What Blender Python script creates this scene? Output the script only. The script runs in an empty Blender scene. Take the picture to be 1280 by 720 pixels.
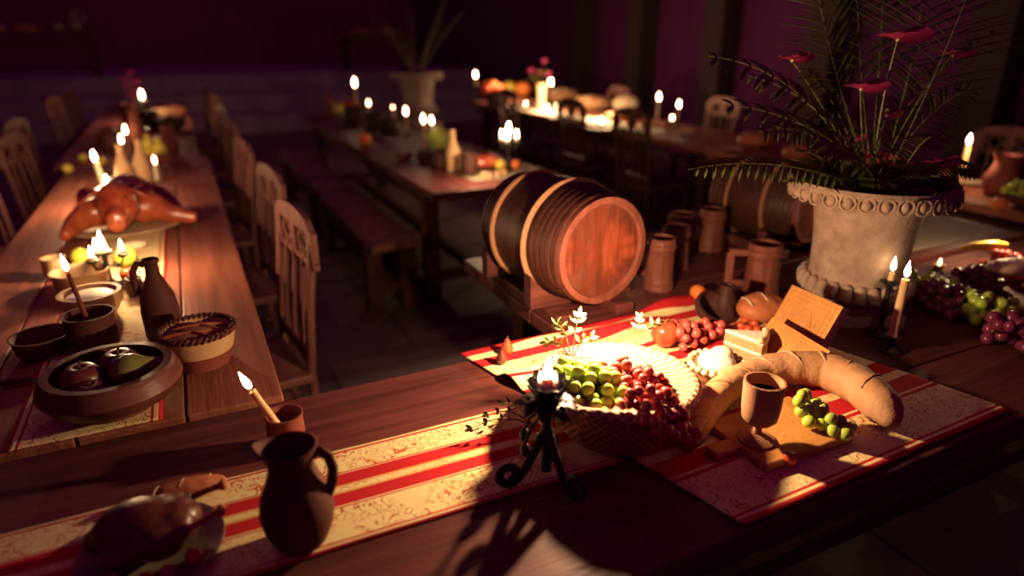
import bpy, math, random
from mathutils import Vector, Matrix, noise
R = random.Random(11)
C = bpy.context.scene.collection
sc = bpy.context.scene
PI = math.pi
F = 817.0; PITCH = math.radians(20.8); CP = math.cos(PITCH); SP = math.sin(PITCH); CZ = 1.5
ROT = math.radians(26)
CR = math.cos(ROT); SR = math.sin(ROT)
ZT = 0.75
def tt(py, z): return (CZ - z) / ((py - 360) * CP + F * SP)
def A(px, py, z=ZT):                       # world point where a sight line of the photo meets the height z
    t = tt(py, z)
    return Vector(((px - 640) * t, t * (F * CP - (py - 360) * SP), z))
def AB(px, py, r, z=ZT):                   # same, py being the near foot of something of radius r
    p = A(px, py, z); d = Vector((p.x, p.y, 0)).normalized()
    return p + d * r
def UV(u, v, z=0.0): return Vector((u * CR - v * SR, u * SR + v * CR, z))
def toUV(p): return (p.x * CR + p.y * SR, -p.x * SR + p.y * CR)

# ------------------------------------------------------------------ materials
def new_mat(name):
    m = bpy.data.materials.new(name); m.use_nodes = True
    nt = m.node_tree; b = nt.nodes['Principled BSDF']
    return m, nt, b
def N(nt, t, **kw):
    n = nt.nodes.new(t)
    for k, v in kw.items():
        if k in n.inputs: n.inputs[k].default_value = v
        else: setattr(n, k, v)
    return n
def ramp(nt, stops, interp='LINEAR'):
    n = nt.nodes.new('ShaderNodeValToRGB'); cr = n.color_ramp; cr.interpolation = interp
    while len(cr.elements) < len(stops): cr.elements.new(0.5)
    for e, (p, c) in zip(cr.elements, stops): e.position = p; e.color = (*c, 1)
    return n
def mottled(name, c1, c2, scale=8.0, rough=.6, stretch=(1, 1, 1), bump=.3, detail=5, spec=.3, sss=0, lo=.3, hi=.7, coat=0):
    m, nt, b = new_mat(name)
    tc = N(nt, 'ShaderNodeTexCoord'); mp = N(nt, 'ShaderNodeMapping'); mp.inputs['Scale'].default_value = stretch
    nz = N(nt, 'ShaderNodeTexNoise'); nz.inputs['Scale'].default_value = scale; nz.inputs['Detail'].default_value = detail
    nz.inputs['Roughness'].default_value = .6
    rp = ramp(nt, [(lo, c1), (hi, c2)])
    nt.links.new(tc.outputs['Object'], mp.inputs[0]); nt.links.new(mp.outputs[0], nz.inputs['Vector'])
    nt.links.new(nz.outputs['Fac'], rp.inputs[0]); nt.links.new(rp.outputs[0], b.inputs['Base Color'])
    b.inputs['Roughness'].default_value = rough; b.inputs['Specular IOR Level'].default_value = spec
    if coat: b.inputs['Coat Weight'].default_value = coat; b.inputs['Coat Roughness'].default_value = .25
    if sss:
        b.inputs['Subsurface Weight'].default_value = sss; b.inputs['Subsurface Scale'].default_value = .01
        b.inputs['Subsurface Radius'].default_value = (1, .4, .2)
    if bump:
        n2 = N(nt, 'ShaderNodeTexNoise'); n2.inputs['Scale'].default_value = scale * 4; n2.inputs['Detail'].default_value = 4
        nt.links.new(mp.outputs[0], n2.inputs['Vector'])
        bp = N(nt, 'ShaderNodeBump'); bp.inputs['Strength'].default_value = bump; bp.inputs['Distance'].default_value = .004
        nt.links.new(n2.outputs['Fac'], bp.inputs['Height']); nt.links.new(bp.outputs[0], b.inputs['Normal'])
    return m
M = {}
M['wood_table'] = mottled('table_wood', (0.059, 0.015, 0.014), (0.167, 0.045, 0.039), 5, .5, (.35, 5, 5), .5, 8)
M['wood_left'] = mottled('candlelit_table_wood', (0.192, 0.060, 0.035), (0.400, 0.140, 0.085), 5, .55, (.35, 5, 5), .4, 8)  # table wood again, lightened in colour for the candlelight near it
M['wood_dark'] = mottled('dark_wood', (0.043, 0.015, 0.012), (0.124, 0.042, 0.029), 6, .5, (.5, 6, 6), .4, 6)
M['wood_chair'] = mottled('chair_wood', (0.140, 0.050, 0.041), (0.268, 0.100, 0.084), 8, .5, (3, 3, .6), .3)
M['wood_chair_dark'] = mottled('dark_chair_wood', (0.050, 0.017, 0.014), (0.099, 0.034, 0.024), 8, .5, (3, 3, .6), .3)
M['wood_barrel'] = mottled('barrel_stave_wood', (0.042, 0.014, 0.011), (0.093, 0.032, 0.023), 6, .45, (8, 8, .6), .5)
M['wood_head'] = mottled('barrel_head_wood', (0.184, 0.033, 0.017), (0.554, 0.128, 0.064), 7, .45, (5.0, 1, .7), .5, 8)
M['wood_mug'] = mottled('tankard_wood', (0.126, 0.037, 0.026), (0.254, 0.082, 0.062), 7, .5, (4, 4, .8), .5)
M['wood_book'] = mottled('tan_leather', (0.408, 0.174, 0.050), (0.595, 0.286, 0.084), 16, .55, (1, 1, 1), .6, 8)
M['paper'] = mottled('aged_paper', (.5, .36, .22), (.62, .46, .3), 60, .8, (.1, 1, 6))
M['bowl_wood'] = mottled('bowl_wood', (0.103, 0.031, 0.023), (0.166, 0.052, 0.040), 8, .45, (1, 1, 5), .3)
M['clay'] = mottled('brown_clay', (0.078, 0.022, 0.018), (0.139, 0.042, 0.034), 7, .7, (1, 1, 1), .5)
M['clay_red'] = mottled('red_clay', (0.196, 0.048, 0.035), (0.277, 0.073, 0.053), 9, .65, (1, 1, 1), .3)
M['clay_pale'] = mottled('pale_clay', (0.486, 0.291, 0.149), (0.617, 0.395, 0.223), 9, .65, (1, 1, 1), .4)
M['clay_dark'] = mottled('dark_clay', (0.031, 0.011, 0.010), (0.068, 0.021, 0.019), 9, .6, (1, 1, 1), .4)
M['cream'] = mottled('pale_crust', (.62, .44, .25), (.88, .74, .5), 22, .6, (1, 1, 1), .8)
M['whip'] = mottled('whipped_cream', (.82, .74, .6), (.92, .86, .72), 12, .5, (1, 1, 1), .4, sss=.2)
M['crumb'] = mottled('cake_crumb', (.42, .22, .12), (.62, .38, .2), 60, .85, (1, 1, 1), .9)
M['bread'] = mottled('bread_crust', (0.379, 0.186, 0.085), (0.561, 0.321, 0.170), 14, .6, (1, 1, 1), .7)
M['bread_red'] = mottled('dark_bread_crust', (0.357, 0.106, 0.043), (0.561, 0.211, 0.087), 12, .5, (1, 1, 1), .5)
M['roast'] = mottled('roasted_skin', (.20, .018, .010), (.62, .15, .06), 14, .3, (1, 1, 1), .5, spec=.5, coat=.5)
M['roast_dark'] = mottled('dark_roasted_skin', (0.062, 0.015, 0.010), (0.149, 0.038, 0.019), 14, .35, (1, 1, 1), .6, spec=.5)
M['bone'] = mottled('bone', (.6, .45, .3), (.75, .6, .42), 14, .5)
M['iron'] = mottled('black_iron', (.012, .009, .009), (.03, .022, .02), 20, .45, (1, 1, 1), .3, spec=.4)
M['silver'] = mottled('dull_silver', (.20, .14, .11), (.34, .26, .21), 12, .25, (1, 1, 1), .1)
M['silver'].node_tree.nodes['Principled BSDF'].inputs['Metallic'].default_value = .4
M['brass'] = mottled('brass', (.5, .3, .12), (.7, .45, .2), 12, .3, (1, 1, 1), .1)
M['brass'].node_tree.nodes['Principled BSDF'].inputs['Metallic'].default_value = .8
M['stone'] = mottled('urn_stone', (0.255, 0.173, 0.136), (0.442, 0.317, 0.252), 26, .8, (1, 1, 1), .6, 10)
M['wax'] = mottled('beeswax', (.72, .45, .22), (.82, .56, .3), 10, .45, (1, 1, 1), .1, sss=.3)
M['wax_white'] = mottled('pale_wax', (.85, .72, .5), (.9, .8, .6), 10, .4, (1, 1, 1), .1, sss=.4)
M['grape_green'] = mottled('green_grape_skin', (0.357, 0.525, 0.056), (0.561, 0.714, 0.112), 30, .22, (1, 1, 1), 0, 2, .5, .2)
M['grape_red'] = mottled('red_grape_skin', (.42, .05, .05), (.66, .15, .12), 40, .22, (1, 1, 1), 0, 2, .5, .2)
M['grape_purple'] = mottled('purple_grape_skin', (.13, .015, .05), (.26, .04, .10), 30, .22, (1, 1, 1), 0, 2, .5)
M['apple_red'] = mottled('red_apple_skin', (.42, .03, .02), (.60, .12, .04), 12, .25, (3, 3, .6), 0, 4, .5)
M['apple_dark'] = mottled('dark_plum_skin', (0.090, 0.015, 0.013), (0.150, 0.035, 0.025), 12, .35, (3, 3, .6), 0, 4, .5)
M['orange'] = mottled('orange_peel', (0.720, 0.175, 0.028), (0.850, 0.252, 0.056), 40, .4, (1, 1, 1), .5)
M['lime'] = mottled('lime_peel', (.46, .52, .04), (.62, .66, .1), 20, .35, (1, 1, 1), .2)
M['lemon'] = mottled('lemon_peel', (.75, .58, .07), (.88, .7, .14), 20, .35, (1, 1, 1), .3)
M['pear'] = mottled('olive_pear_skin', (.16, .17, .045), (.30, .28, .08), 18, .3, (1, 1, 1), 0, 4, .5)
M['stem'] = mottled('stem', (.10, .07, .02), (.22, .16, .05), 20, .6)
M['leaf'] = mottled('fern_leaf', (.06, .08, .018), (.17, .19, .045), 14, .45, (1, 1, 1), .1)
M['leaf_pale'] = mottled('pale_sprig_leaf', (.40, .42, .14), (.62, .58, .24), 14, .45, (1, 1, 1), .1)
M['petal'] = mottled('red_petal', (0.200, 0.012, 0.070), (0.340, 0.030, 0.110), 10, .5, (1, 1, 1), .1)
M['soil'] = mottled('soil', (.02, .013, .01), (.05, .03, .02), 40, .95, (1, 1, 1), .9)
M['cloth_grey'] = mottled('grey_green_linen', (.22, .20, .15), (.32, .29, .21), 8, .9, (1, 1, 1), .3)
M['cloth_white'] = mottled('white_linen', (.7, .6, .45), (.82, .72, .55), 8, .9, (1, 1, 1), .3)
M['rope'] = mottled('pale_hoop', (0.425, 0.198, 0.099), (0.561, 0.277, 0.155), 30, .7, (1, 1, 8), .6)
M['wine'] = mottled('pale_drink', (.35, .2, .1), (.42, .26, .14), 5, .1, (1, 1, 1), 0)
M['melon'] = mottled('striped_melon_rind', (.22, .27, .05), (.52, .56, .12), 5, .4, (6, 6, .3), .1)
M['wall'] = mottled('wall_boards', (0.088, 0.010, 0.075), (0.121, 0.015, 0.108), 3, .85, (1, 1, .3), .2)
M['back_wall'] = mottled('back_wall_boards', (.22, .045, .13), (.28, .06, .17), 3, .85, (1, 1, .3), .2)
M['pillar'] = mottled('pillar_timber', (.035, .02, .02), (.06, .035, .035), 4, .8, (2, 2, .3), .3)
M['stage'] = mottled('stage_stone', (0.256, 0.195, 0.252), (0.416, 0.315, 0.396), 3, .7, (1, 1, 1), .3)

def wicker(name, c1, c2, sc_=70):
    m, nt, b = new_mat(name)
    tc = N(nt, 'ShaderNodeTexCoord')
    sep = N(nt, 'ShaderNodeSeparateXYZ'); nt.links.new(tc.outputs['Object'], sep.inputs[0])
    at2 = N(nt, 'ShaderNodeMath', operation='ARCTAN2'); nt.links.new(sep.outputs[1], at2.inputs[0]); nt.links.new(sep.outputs[0], at2.inputs[1])
    a = N(nt, 'ShaderNodeMath', operation='MULTIPLY'); a.inputs[1].default_value = 48; nt.links.new(at2.outputs[0], a.inputs[0])
    zz = N(nt, 'ShaderNodeMath', operation='MULTIPLY'); zz.inputs[1].default_value = sc_ * 5; nt.links.new(sep.outputs[2], zz.inputs[0])
    s1 = N(nt, 'ShaderNodeMath', operation='SINE'); nt.links.new(a.outputs[0], s1.inputs[0])
    s2 = N(nt, 'ShaderNodeMath', operation='SINE'); nt.links.new(zz.outputs[0], s2.inputs[0])
    mu = N(nt, 'ShaderNodeMath', operation='MULTIPLY'); nt.links.new(s1.outputs[0], mu.inputs[0]); nt.links.new(s2.outputs[0], mu.inputs[1])
    ad = N(nt, 'ShaderNodeMath', operation='MULTIPLY_ADD'); ad.inputs[1].default_value = .5; ad.inputs[2].default_value = .5
    nt.links.new(mu.outputs[0], ad.inputs[0])
    rp = ramp(nt, [(.2, c1), (.8, c2)]); nt.links.new(ad.outputs[0], rp.inputs[0]); nt.links.new(rp.outputs[0], b.inputs['Base Color'])
    bp = N(nt, 'ShaderNodeBump'); bp.inputs['Strength'].default_value = .8; bp.inputs['Distance'].default_value = .004
    nt.links.new(ad.outputs[0], bp.inputs['Height']); nt.links.new(bp.outputs[0], b.inputs['Normal'])
    b.inputs['Roughness'].default_value = .7
    return m
M['wicker'] = wicker('wicker', (0.289, 0.132, 0.068), (0.612, 0.343, 0.198))

RED = (.52, .02, .03); CRM = (.84, .72, .36); GLD = (.72, .46, .14)
def brocade(name, stops, width, lift=1.0):
    """stripes across local Y, damask scrolls where the ground is cream"""
    m, nt, b = new_mat(name)
    tc = N(nt, 'ShaderNodeTexCoord'); sep = N(nt, 'ShaderNodeSeparateXYZ'); nt.links.new(tc.outputs['Object'], sep.inputs[0])
    mr = N(nt, 'ShaderNodeMapRange'); mr.inputs[1].default_value = -width / 2; mr.inputs[2].default_value = width / 2
    nt.links.new(sep.outputs[1], mr.inputs[0])
    st = ramp(nt, [(p, c) for p, c, k in stops], 'CONSTANT'); mk = ramp(nt, [(p, (k, k, k)) for p, c, k in stops], 'CONSTANT')
    nt.links.new(mr.outputs[0], st.inputs[0]); nt.links.new(mr.outputs[0], mk.inputs[0])
    # scrolls: contour bands of warped noise + blossoms of voronoi
    n1 = N(nt, 'ShaderNodeTexNoise'); n1.inputs['Scale'].default_value = 26; n1.inputs['Detail'].default_value = 1.5; n1.inputs['Distortion'].default_value = 1.6
    nt.links.new(tc.outputs['Object'], n1.inputs['Vector'])
    b1 = ramp(nt, [(0, (0, 0, 0)), (.455, (1, 1, 1)), (.485, (0, 0, 0)), (.56, (1, 1, 1)), (.585, (0, 0, 0)), (.66, (1, 1, 1)), (.74, (0, 0, 0))], 'CONSTANT')
    nt.links.new(n1.outputs['Fac'], b1.inputs[0])
    n2 = N(nt, 'ShaderNodeTexNoise'); n2.inputs['Scale'].default_value = 9; n2.inputs['Detail'].default_value = 1
    nt.links.new(tc.outputs['Object'], n2.inputs['Vector'])
    b2 = ramp(nt, [(.36, (0, 0, 0)), (.47, (1, 1, 1))]); nt.links.new(n2.outputs['Fac'], b2.inputs[0])
    mm = N(nt, 'ShaderNodeMath', operation='MULTIPLY'); nt.links.new(b1.outputs[0], mm.inputs[0]); nt.links.new(b2.outputs[0], mm.inputs[1])
    m2 = N(nt, 'ShaderNodeMath', operation='MULTIPLY'); nt.links.new(mm.outputs[0], m2.inputs[0]); nt.links.new(mk.outputs[0], m2.inputs[1])
    mx = N(nt, 'ShaderNodeMix', data_type='RGBA'); nt.links.new(m2.outputs[0], mx.inputs[0])
    nt.links.new(st.outputs[0], mx.inputs[6]); mx.inputs[7].default_value = (.52, .10, .05, 1)
    nt.links.new(mx.outputs[2], b.inputs['Base Color']); b.inputs['Roughness'].default_value = .8
    b.inputs['Specular IOR Level'].default_value = .15
    wv = N(nt, 'ShaderNodeTexNoise'); wv.inputs['Scale'].default_value = 420; nt.links.new(tc.outputs['Object'], wv.inputs['Vector'])
    bp = N(nt, 'ShaderNodeBump'); bp.inputs['Strength'].default_value = .25; bp.inputs['Distance'].default_value = .002
    nt.links.new(wv.outputs['Fac'], bp.inputs['Height']); nt.links.new(bp.outputs[0], b.inputs['Normal'])
    return m
M['runner'] = brocade('striped_runner', [(0, RED, 0), (.02, CRM, 0), (.04, RED, 0), (.055, CRM, .9), (.35, RED, 0), (.36, CRM, 0), (.372, RED, 0), (.495, GLD, .4), (.515, CRM, .5), (.56, GLD, .4), (.58, RED, 0), (.70, CRM, 0), (.71, RED, 0), (.72, CRM, .9), (.955, RED, 0), (.975, CRM, 0)], .265)
M['runner_plain'] = brocade('damask_runner', [(0, RED, 0), (.03, CRM, 0), (.06, RED, 0), (.08, CRM, .9), (.92, RED, 0), (.94, CRM, 0), (.97, RED, 0)], .275)
M['cloth_b'] = brocade('striped_cloth', [(0, RED, 0), (.012, CRM, 0), (.02, RED, 0), (.03, CRM, .9), (.17, RED, 0), (.18, CRM, 0), (.19, RED, 0), (.25, CRM, .6), (.28, RED, 0), (.34, CRM, .9), (.56, RED, 0), (.60, CRM, .6), (.64, RED, 0), (.69, CRM, .7), (.74, RED, 0), (.755, CRM, .9), (.875, RED, 0), (.925, CRM, 0), (.96, RED, 0)], .80)

def slabs(name):
    m, nt, b = new_mat(name)
    tc = N(nt, 'ShaderNodeTexCoord'); mp = N(nt, 'ShaderNodeMapping'); mp.inputs['Rotation'].default_value = (0, 0, -ROT)
    br = N(nt, 'ShaderNodeTexBrick'); br.inputs['Scale'].default_value = 1.0; br.inputs['Brick Width'].default_value = .9; br.inputs['Row Height'].default_value = .6
    br.inputs['Mortar Size'].default_value = .008; br.inputs['Color1'].default_value = (.17, .115, .10, 1); br.inputs['Color2'].default_value = (.12, .085, .075, 1)
    br.inputs['Mortar'].default_value = (.05, .035, .03, 1)
    nt.links.new(tc.outputs['Object'], mp.inputs[0]); nt.links.new(mp.outputs[0], br.inputs['Vector'])
    nz = N(nt, 'ShaderNodeTexNoise'); nz.inputs['Scale'].default_value = 3; nz.inputs['Detail'].default_value = 8; nt.links.new(tc.outputs['Object'], nz.inputs['Vector'])
    rp = ramp(nt, [(.3, (.6, .6, .6)), (.7, (1.1, 1.1, 1.1))]); nt.links.new(nz.outputs['Fac'], rp.inputs[0])
    mx = N(nt, 'ShaderNodeMix', data_type='RGBA', blend_type='MULTIPLY'); mx.inputs[0].default_value = 1
    nt.links.new(br.outputs['Color'], mx.inputs[6]); nt.links.new(rp.outputs[0], mx.inputs[7]); nt.links.new(mx.outputs[2], b.inputs['Base Color'])
    b.inputs['Roughness'].default_value = .55
    bp = N(nt, 'ShaderNodeBump'); bp.inputs['Strength'].default_value = .4; bp.inputs['Distance'].default_value = .01
    nt.links.new(nz.outputs['Fac'], bp.inputs['Height']); nt.links.new(bp.outputs[0], b.inputs['Normal'])
    return m
M['slabs'] = slabs('stone_slabs')
def flame_mat(name, s, col=(1, .66, .34)):
    m = bpy.data.materials.new(name); m.use_nodes = True; nt = m.node_tree; nt.nodes.clear()
    e = nt.nodes.new('ShaderNodeEmission'); o = nt.nodes.new('ShaderNodeOutputMaterial')
    e.inputs[0].default_value = (*col, 1); e.inputs[1].default_value = s; nt.links.new(e.outputs[0], o.inputs[0]); return m
FL = {k: flame_mat('flame_' + k, s) for k, s in dict(dim=22, mid=50, high=230, key=700).items()}

# ------------------------------------------------------------------ mesh builder
class MB:
    def __init__(s): s.v = []; s.f = []
    def add(s, vs, fs, M_=None):
        o = len(s.v)
        s.v += [tuple((M_ @ Vector(p)) if M_ else p) for p in vs]; s.f += [tuple(i + o for i in f) for f in fs]; return s
    def box(s, c, d, rz=0, M_=None, rx=0, ry=0):
        x, y, z = (k / 2 for k in d)
        vs = [(i, j, k) for i in (-x, x) for j in (-y, y) for k in (-z, z)]
        fs = [(0, 1, 3, 2), (4, 6, 7, 5), (0, 4, 5, 1), (2, 3, 7, 6), (0, 2, 6, 4), (1, 5, 7, 3)]
        T = Matrix.Translation(c) @ Matrix.Rotation(rz, 4, 'Z') @ Matrix.Rotation(ry, 4, 'Y') @ Matrix.Rotation(rx, 4, 'X')
        return s.add(vs, fs, (M_ @ T) if M_ else T)
    def lathe(s, prof, seg=32, M_=None, wob=0):
        vs = []; fs = []; n = len(prof)
        for i in range(seg):
            a = 2 * PI * i / seg
            for r, z in prof:
                k = 1 + (wob * noise.noise(Vector((math.cos(a) * 2, math.sin(a) * 2, z * 12))) if wob else 0)
                vs.append((r * math.cos(a) * k, r * math.sin(a) * k, z))
        for i in range(seg):
            j = (i + 1) % seg
            for k in range(n - 1):
                fs.append((i * n + k, j * n + k, j * n + k + 1, i * n + k + 1))
        if prof[0][0] > 1e-6: fs.append(tuple(i * n for i in range(seg))[::-1])
        if prof[-1][0] > 1e-6: fs.append(tuple(i * n + n - 1 for i in range(seg)))
        return s.add(vs, fs, M_)
    def tube(s, pts, rad, seg=8, closed=False, flat=1.0):
        pts = [Vector(p) for p in pts]; n = len(pts)
        if not hasattr(rad, '__len__'): rad = [rad] * n
        vs = []; fs = []; up = Vector((0, 0, 1))
        prev = None
        for i, p in enumerate(pts):
            if closed: t = pts[(i + 1) % n] - pts[i - 1]
            else: t = pts[min(i + 1, n - 1)] - pts[max(i - 1, 0)]
            t.normalize()
            if prev is None:
                a = t.cross(up)
                if a.length < .05: a = t.cross(Vector((1, 0, 0)))
            else: a = prev - t * prev.dot(t)
            a.normalize(); prev = a; b = t.cross(a)
            for k in range(seg):
                w = 2 * PI * k / seg; vs.append(tuple(p + (a * math.cos(w) + b * math.sin(w) * flat) * rad[i]))
        for i in range(n if closed else n - 1):
            j = (i + 1) % n
            for k in range(seg):
                l = (k + 1) % seg; fs.append((i * seg + k, i * seg + l, j * seg + l, j * seg + k))
        if not closed: fs.append(tuple(range(seg))[::-1]); fs.append(tuple((n - 1) * seg + k for k in range(seg)))
        return s.add(vs, fs)
    def ball(s, c, r, seg=14, rings=9, M_=None, rot=None):
        if not hasattr(r, '__len__'): r = (r, r, r)
        vs = [(0, 0, -1)]; fs = []
        for i in range(1, rings):
            ph = -PI / 2 + PI * i / rings
            for k in range(seg):
                w = 2 * PI * k / seg; vs.append((math.cos(ph) * math.cos(w), math.cos(ph) * math.sin(w), math.sin(ph)))
        vs.append((0, 0, 1)); L = len(vs) - 1
        for k in range(seg):
            l = (k + 1) % seg
            fs.append((0, 1 + l, 1 + k)); fs.append((L, L - seg + k, L - seg + l))
            for i in range(rings - 2): a = 1 + i * seg; fs.append((a + k, a + l, a + seg + l, a + seg + k))
        T = Matrix.Translation(c) @ (rot.to_4x4() if rot else Matrix.Identity(4)) @ Matrix.Diagonal((*r, 1))
        return s.add(vs, fs, (M_ @ T) if M_ else T)
    def leaf(s, p, d, up, L, w, cup=.15, n=4):
        """pointed leaf: base p, direction d"""
        d = Vector(d).normalized(); side = d.cross(Vector(up))
        if side.length < .01: side = d.cross(Vector((1, 0, .3)))
        side.normalize(); nn = side.cross(d).normalized(); p = Vector(p); vs = []; fs = []
        for i in range(n + 1):
            t = i / n; ww = w * math.sin(PI * min(.98, t * .92 + .06)) ** .8 if i < n else 0.0005
            c = p + d * L * t - nn * cup * L * t * t
            vs += [tuple(c - side * ww / 2 + nn * ww * .2), tuple(c), tuple(c + side * ww / 2 + nn * ww * .2)]
        for i in range(n):
            a = i * 3; fs += [(a, a + 1, a + 4, a + 3), (a + 1, a + 2, a + 5, a + 4)]
        return s.add(vs, fs)
    def obj(s, name, mat, parent=None, smooth=True, bevel=0, mods=None, loc=None, auto=True):
        me = bpy.data.meshes.new(name); me.from_pydata(s.v, [], s.f); me.update()
        o = bpy.data.objects.new(name, me); C.objects.link(o)
        me.materials.append(M[mat] if isinstance(mat, str) else mat)
        if smooth:
            me.polygons.foreach_set('use_smooth', [True] * len(me.polygons))
            if auto and hasattr(me, 'set_sharp_from_angle'): me.set_sharp_from_angle(angle=math.radians(50))
        if parent: o.parent = parent
        if loc is not None: o.location = loc
        if bevel:
            b = o.modifiers.new('bevel', 'BEVEL'); b.width = bevel; b.segments = 2; b.limit_method = 'ANGLE'
        return o
def blob(mb, name, mat, parent, voxel=.006, sm=6, disp=0):
    o = mb.obj(name, mat, parent, auto=False)
    r = o.modifiers.new('remesh', 'REMESH'); r.mode = 'VOXEL'; r.voxel_size = voxel; r.use_smooth_shade = True
    s = o.modifiers.new('smooth', 'SMOOTH'); s.iterations = sm; s.factor = .6
    return o
def tag(o, label, cat, group=None, kind=None):
    if label: o['label'] = label
    if cat: o['category'] = cat
    if group: o['group'] = group
    if kind: o['kind'] = kind
    return o
def thing(name, label, cat, loc=(0, 0, 0), rz=0, group=None, rx=0, ry=0):
    o = bpy.data.objects.new(name, None); C.objects.link(o); o.empty_display_size = .05
    o.location = loc; o.rotation_euler = (rx, ry, rz); return tag(o, label, cat, group)
def dup(root, label, loc, rz=None, group=None, scale=None):
    def cp(o, par):
        c = o.copy(); C.objects.link(c)
        if par: c.parent = par
        for ch in list(o.children): cp(ch, c)
        return c
    r = cp(root, None); r['label'] = label; r.location = loc
    if rz is not None: r.rotation_euler.z = rz
    if group: r['group'] = group
    if scale: r.scale = (scale,) * 3 if not hasattr(scale, '__len__') else scale
    return r

# ------------------------------------------------------------------ setting
def struct(mb, name, mat, **k): o = mb.obj(name, mat, smooth=False, **k); o['kind'] = 'structure'; return o
fl = MB(); fl.box((0, 6, -.05), (44, 46, .1)); struct(fl, 'floor', 'slabs')
def uvbox(mb, u0, u1, v0, v1, z0, z1):
    c = UV((u0 + u1) / 2, (v0 + v1) / 2, (z0 + z1) / 2); mb.box(c, (u1 - u0, v1 - v0, z1 - z0), ROT)
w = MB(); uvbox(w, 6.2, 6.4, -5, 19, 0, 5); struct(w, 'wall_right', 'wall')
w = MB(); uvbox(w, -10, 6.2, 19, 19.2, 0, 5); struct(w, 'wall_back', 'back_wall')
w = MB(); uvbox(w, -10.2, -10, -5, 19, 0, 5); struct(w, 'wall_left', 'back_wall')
k = 1
for v in (9.6, 8.0, 6.4, 4.85, 3.2, 1.6, 0.0):
    w = MB(); uvbox(w, 5.9, 6.2, v, v + .34, 0, 5); struct(w, 'trim_%d' % k, 'pillar'); k += 1
# stone platform with two steps at the far end
for i, (v0, z1) in enumerate(((12.2, .3), (12.9, .6), (13.6, .9))):
    w = MB(); uvbox(w, -9.9, 5.8, v0, v0 + .7 if i < 2 else 18.9, 0, z1); o = struct(w, 'trim_%d' % k, 'stage'); k += 1

# ------------------------------------------------------------------ tables
def table(name, label, u0, u1, v0, v1, mat, planks=4, along='v', z=ZT, trestle=True, base=0, leg='wood_dark', cat='table', th=.045, group=None, lf=.40):
    c = UV((u0 + u1) / 2, (v0 + v1) / 2, base)
    Lu, Lv = u1 - u0, v1 - v0
    t = thing(name, label, cat, c, ROT + (PI / 2 if along == 'v' else 0), group)
    L, W = (Lv, Lu) if along == 'v' else (Lu, Lv)      # local x = long axis
    top = MB(); pw = W / planks; H = z - base
    for i in range(planks):
        top.box((0, -W / 2 + pw * (i + .5), H - th / 2), (L - R.random() * .012, pw - .004, th))
    for sx in (-1, 1): top.box((sx * L * .36, 0, H - th - .02), (.09, W * .9, .038))
    top.obj('tabletop', mat, t, smooth=False, bevel=.004)
    zl = H - th - .04
    for sx in (-1, 1):
        for sy in (-1, 1):
            l = MB(); l.box((sx * L * lf, sy * W * .36, zl / 2), (.09, .09, zl)); l.obj('leg', leg, t, smooth=False, bevel=.006)
    a = MB()
    for sy in (-1, 1): a.box((0, sy * W * .36, zl - .05), (L * lf * 2 - .09, .03, .09))
    a.obj('apron', leg, t, smooth=False, bevel=.004)
    st = MB(); st.box((0, 0, .14), (L * lf * 2 - .09, .06, .06))
    for sx in (-1, 1): st.box((sx * L * lf, 0, .14), (.06, W * .72 - .09, .06))
    st.obj('stretcher', leg, t, smooth=False, bevel=.004)
    return t
table('banquet_table', 'wide plank banquet table in the foreground carrying the red striped runner', -1.6, 3.1, .60, 1.365, 'wood_table', 3, 'u')
table('banquet_table', 'long candlelit plank table at left carrying the roast piglet', -.70, .105, 1.385, 5.0, 'wood_left', 4, lf=.35)
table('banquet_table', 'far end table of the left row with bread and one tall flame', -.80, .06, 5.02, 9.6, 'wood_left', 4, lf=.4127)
table('serving_table', 'dark plank table under the barrels and wooden tankards', .83, 3.05, 1.40, 2.12, 'wood_table', 4, 'u')
table('banquet_table', 'middle plank table with the melon and black branching candle stand', 1.10, 1.95, 3.2, 7.4, 'wood_table', 4)  # darker wood colour carries the shade on this tabletop
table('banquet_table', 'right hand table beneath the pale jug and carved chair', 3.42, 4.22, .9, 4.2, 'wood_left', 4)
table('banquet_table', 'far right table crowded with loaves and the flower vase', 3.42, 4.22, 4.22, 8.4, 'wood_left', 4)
def bench(label, v0, v1):
    return table('bench', label, .80, 1.08, v0, v1, 'wood_chair', 1, z=.45, cat='bench', th=.04, group='benches beside the middle table')
bench('nearer of the two plank benches left of the middle table', 3.38, 5.08)
bench('farther of the two plank benches left of the middle table', 5.14, 6.9)

# ------------------------------------------------------------------ cloths
def cloth(name, label, cat, c, rz, L, W, mat, fold=0, seed=0, group=None, wave=.0, z=ZT, skew=0):
    nx, ny = int(L / .012), int(W / .012); vs = []; fs = []
    for i in range(nx + 1):
        for j in range(ny + 1):
            x = -L / 2 + L * i / nx; y = -W / 2 + W * j / ny
            h = 0
            if fold:
                e = max(0, (y / W + .1)) * 1.7
                h = fold * e * (max(0, noise.noise(Vector((x * 3.5 + seed, y * 11, 0)))) ** 1.0) * 2
                h += .0022 * max(0, noise.noise(Vector((x * 9, y * 9, seed))))
            ey = wave * noise.noise(Vector((x * 5, 0, seed))) * (1 if abs(y) > W * .45 else 0)
            vs.append((x + skew * y + wave * noise.noise(Vector((0, y * 7, seed))) * 2 * (x / L), y + ey, h))
    for i in range(nx):
        for j in range(ny):
            a = i * (ny + 1) + j; fs.append((a, a + ny + 1, a + ny + 2, a + 1))
    m = MB(); m.add(vs, fs); o = m.obj(name, mat); o.location = (c.x, c.y, z + .0028); o.rotation_euler.z = rz
    s = o.modifiers.new('thickness', 'SOLIDIFY'); s.thickness = .002; s.offset = -1
    return tag(o, label, cat, group)
ca = UV(-.25, .985)       # centre of the front runner
def mid(p, q): return (p + q) / 2
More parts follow.
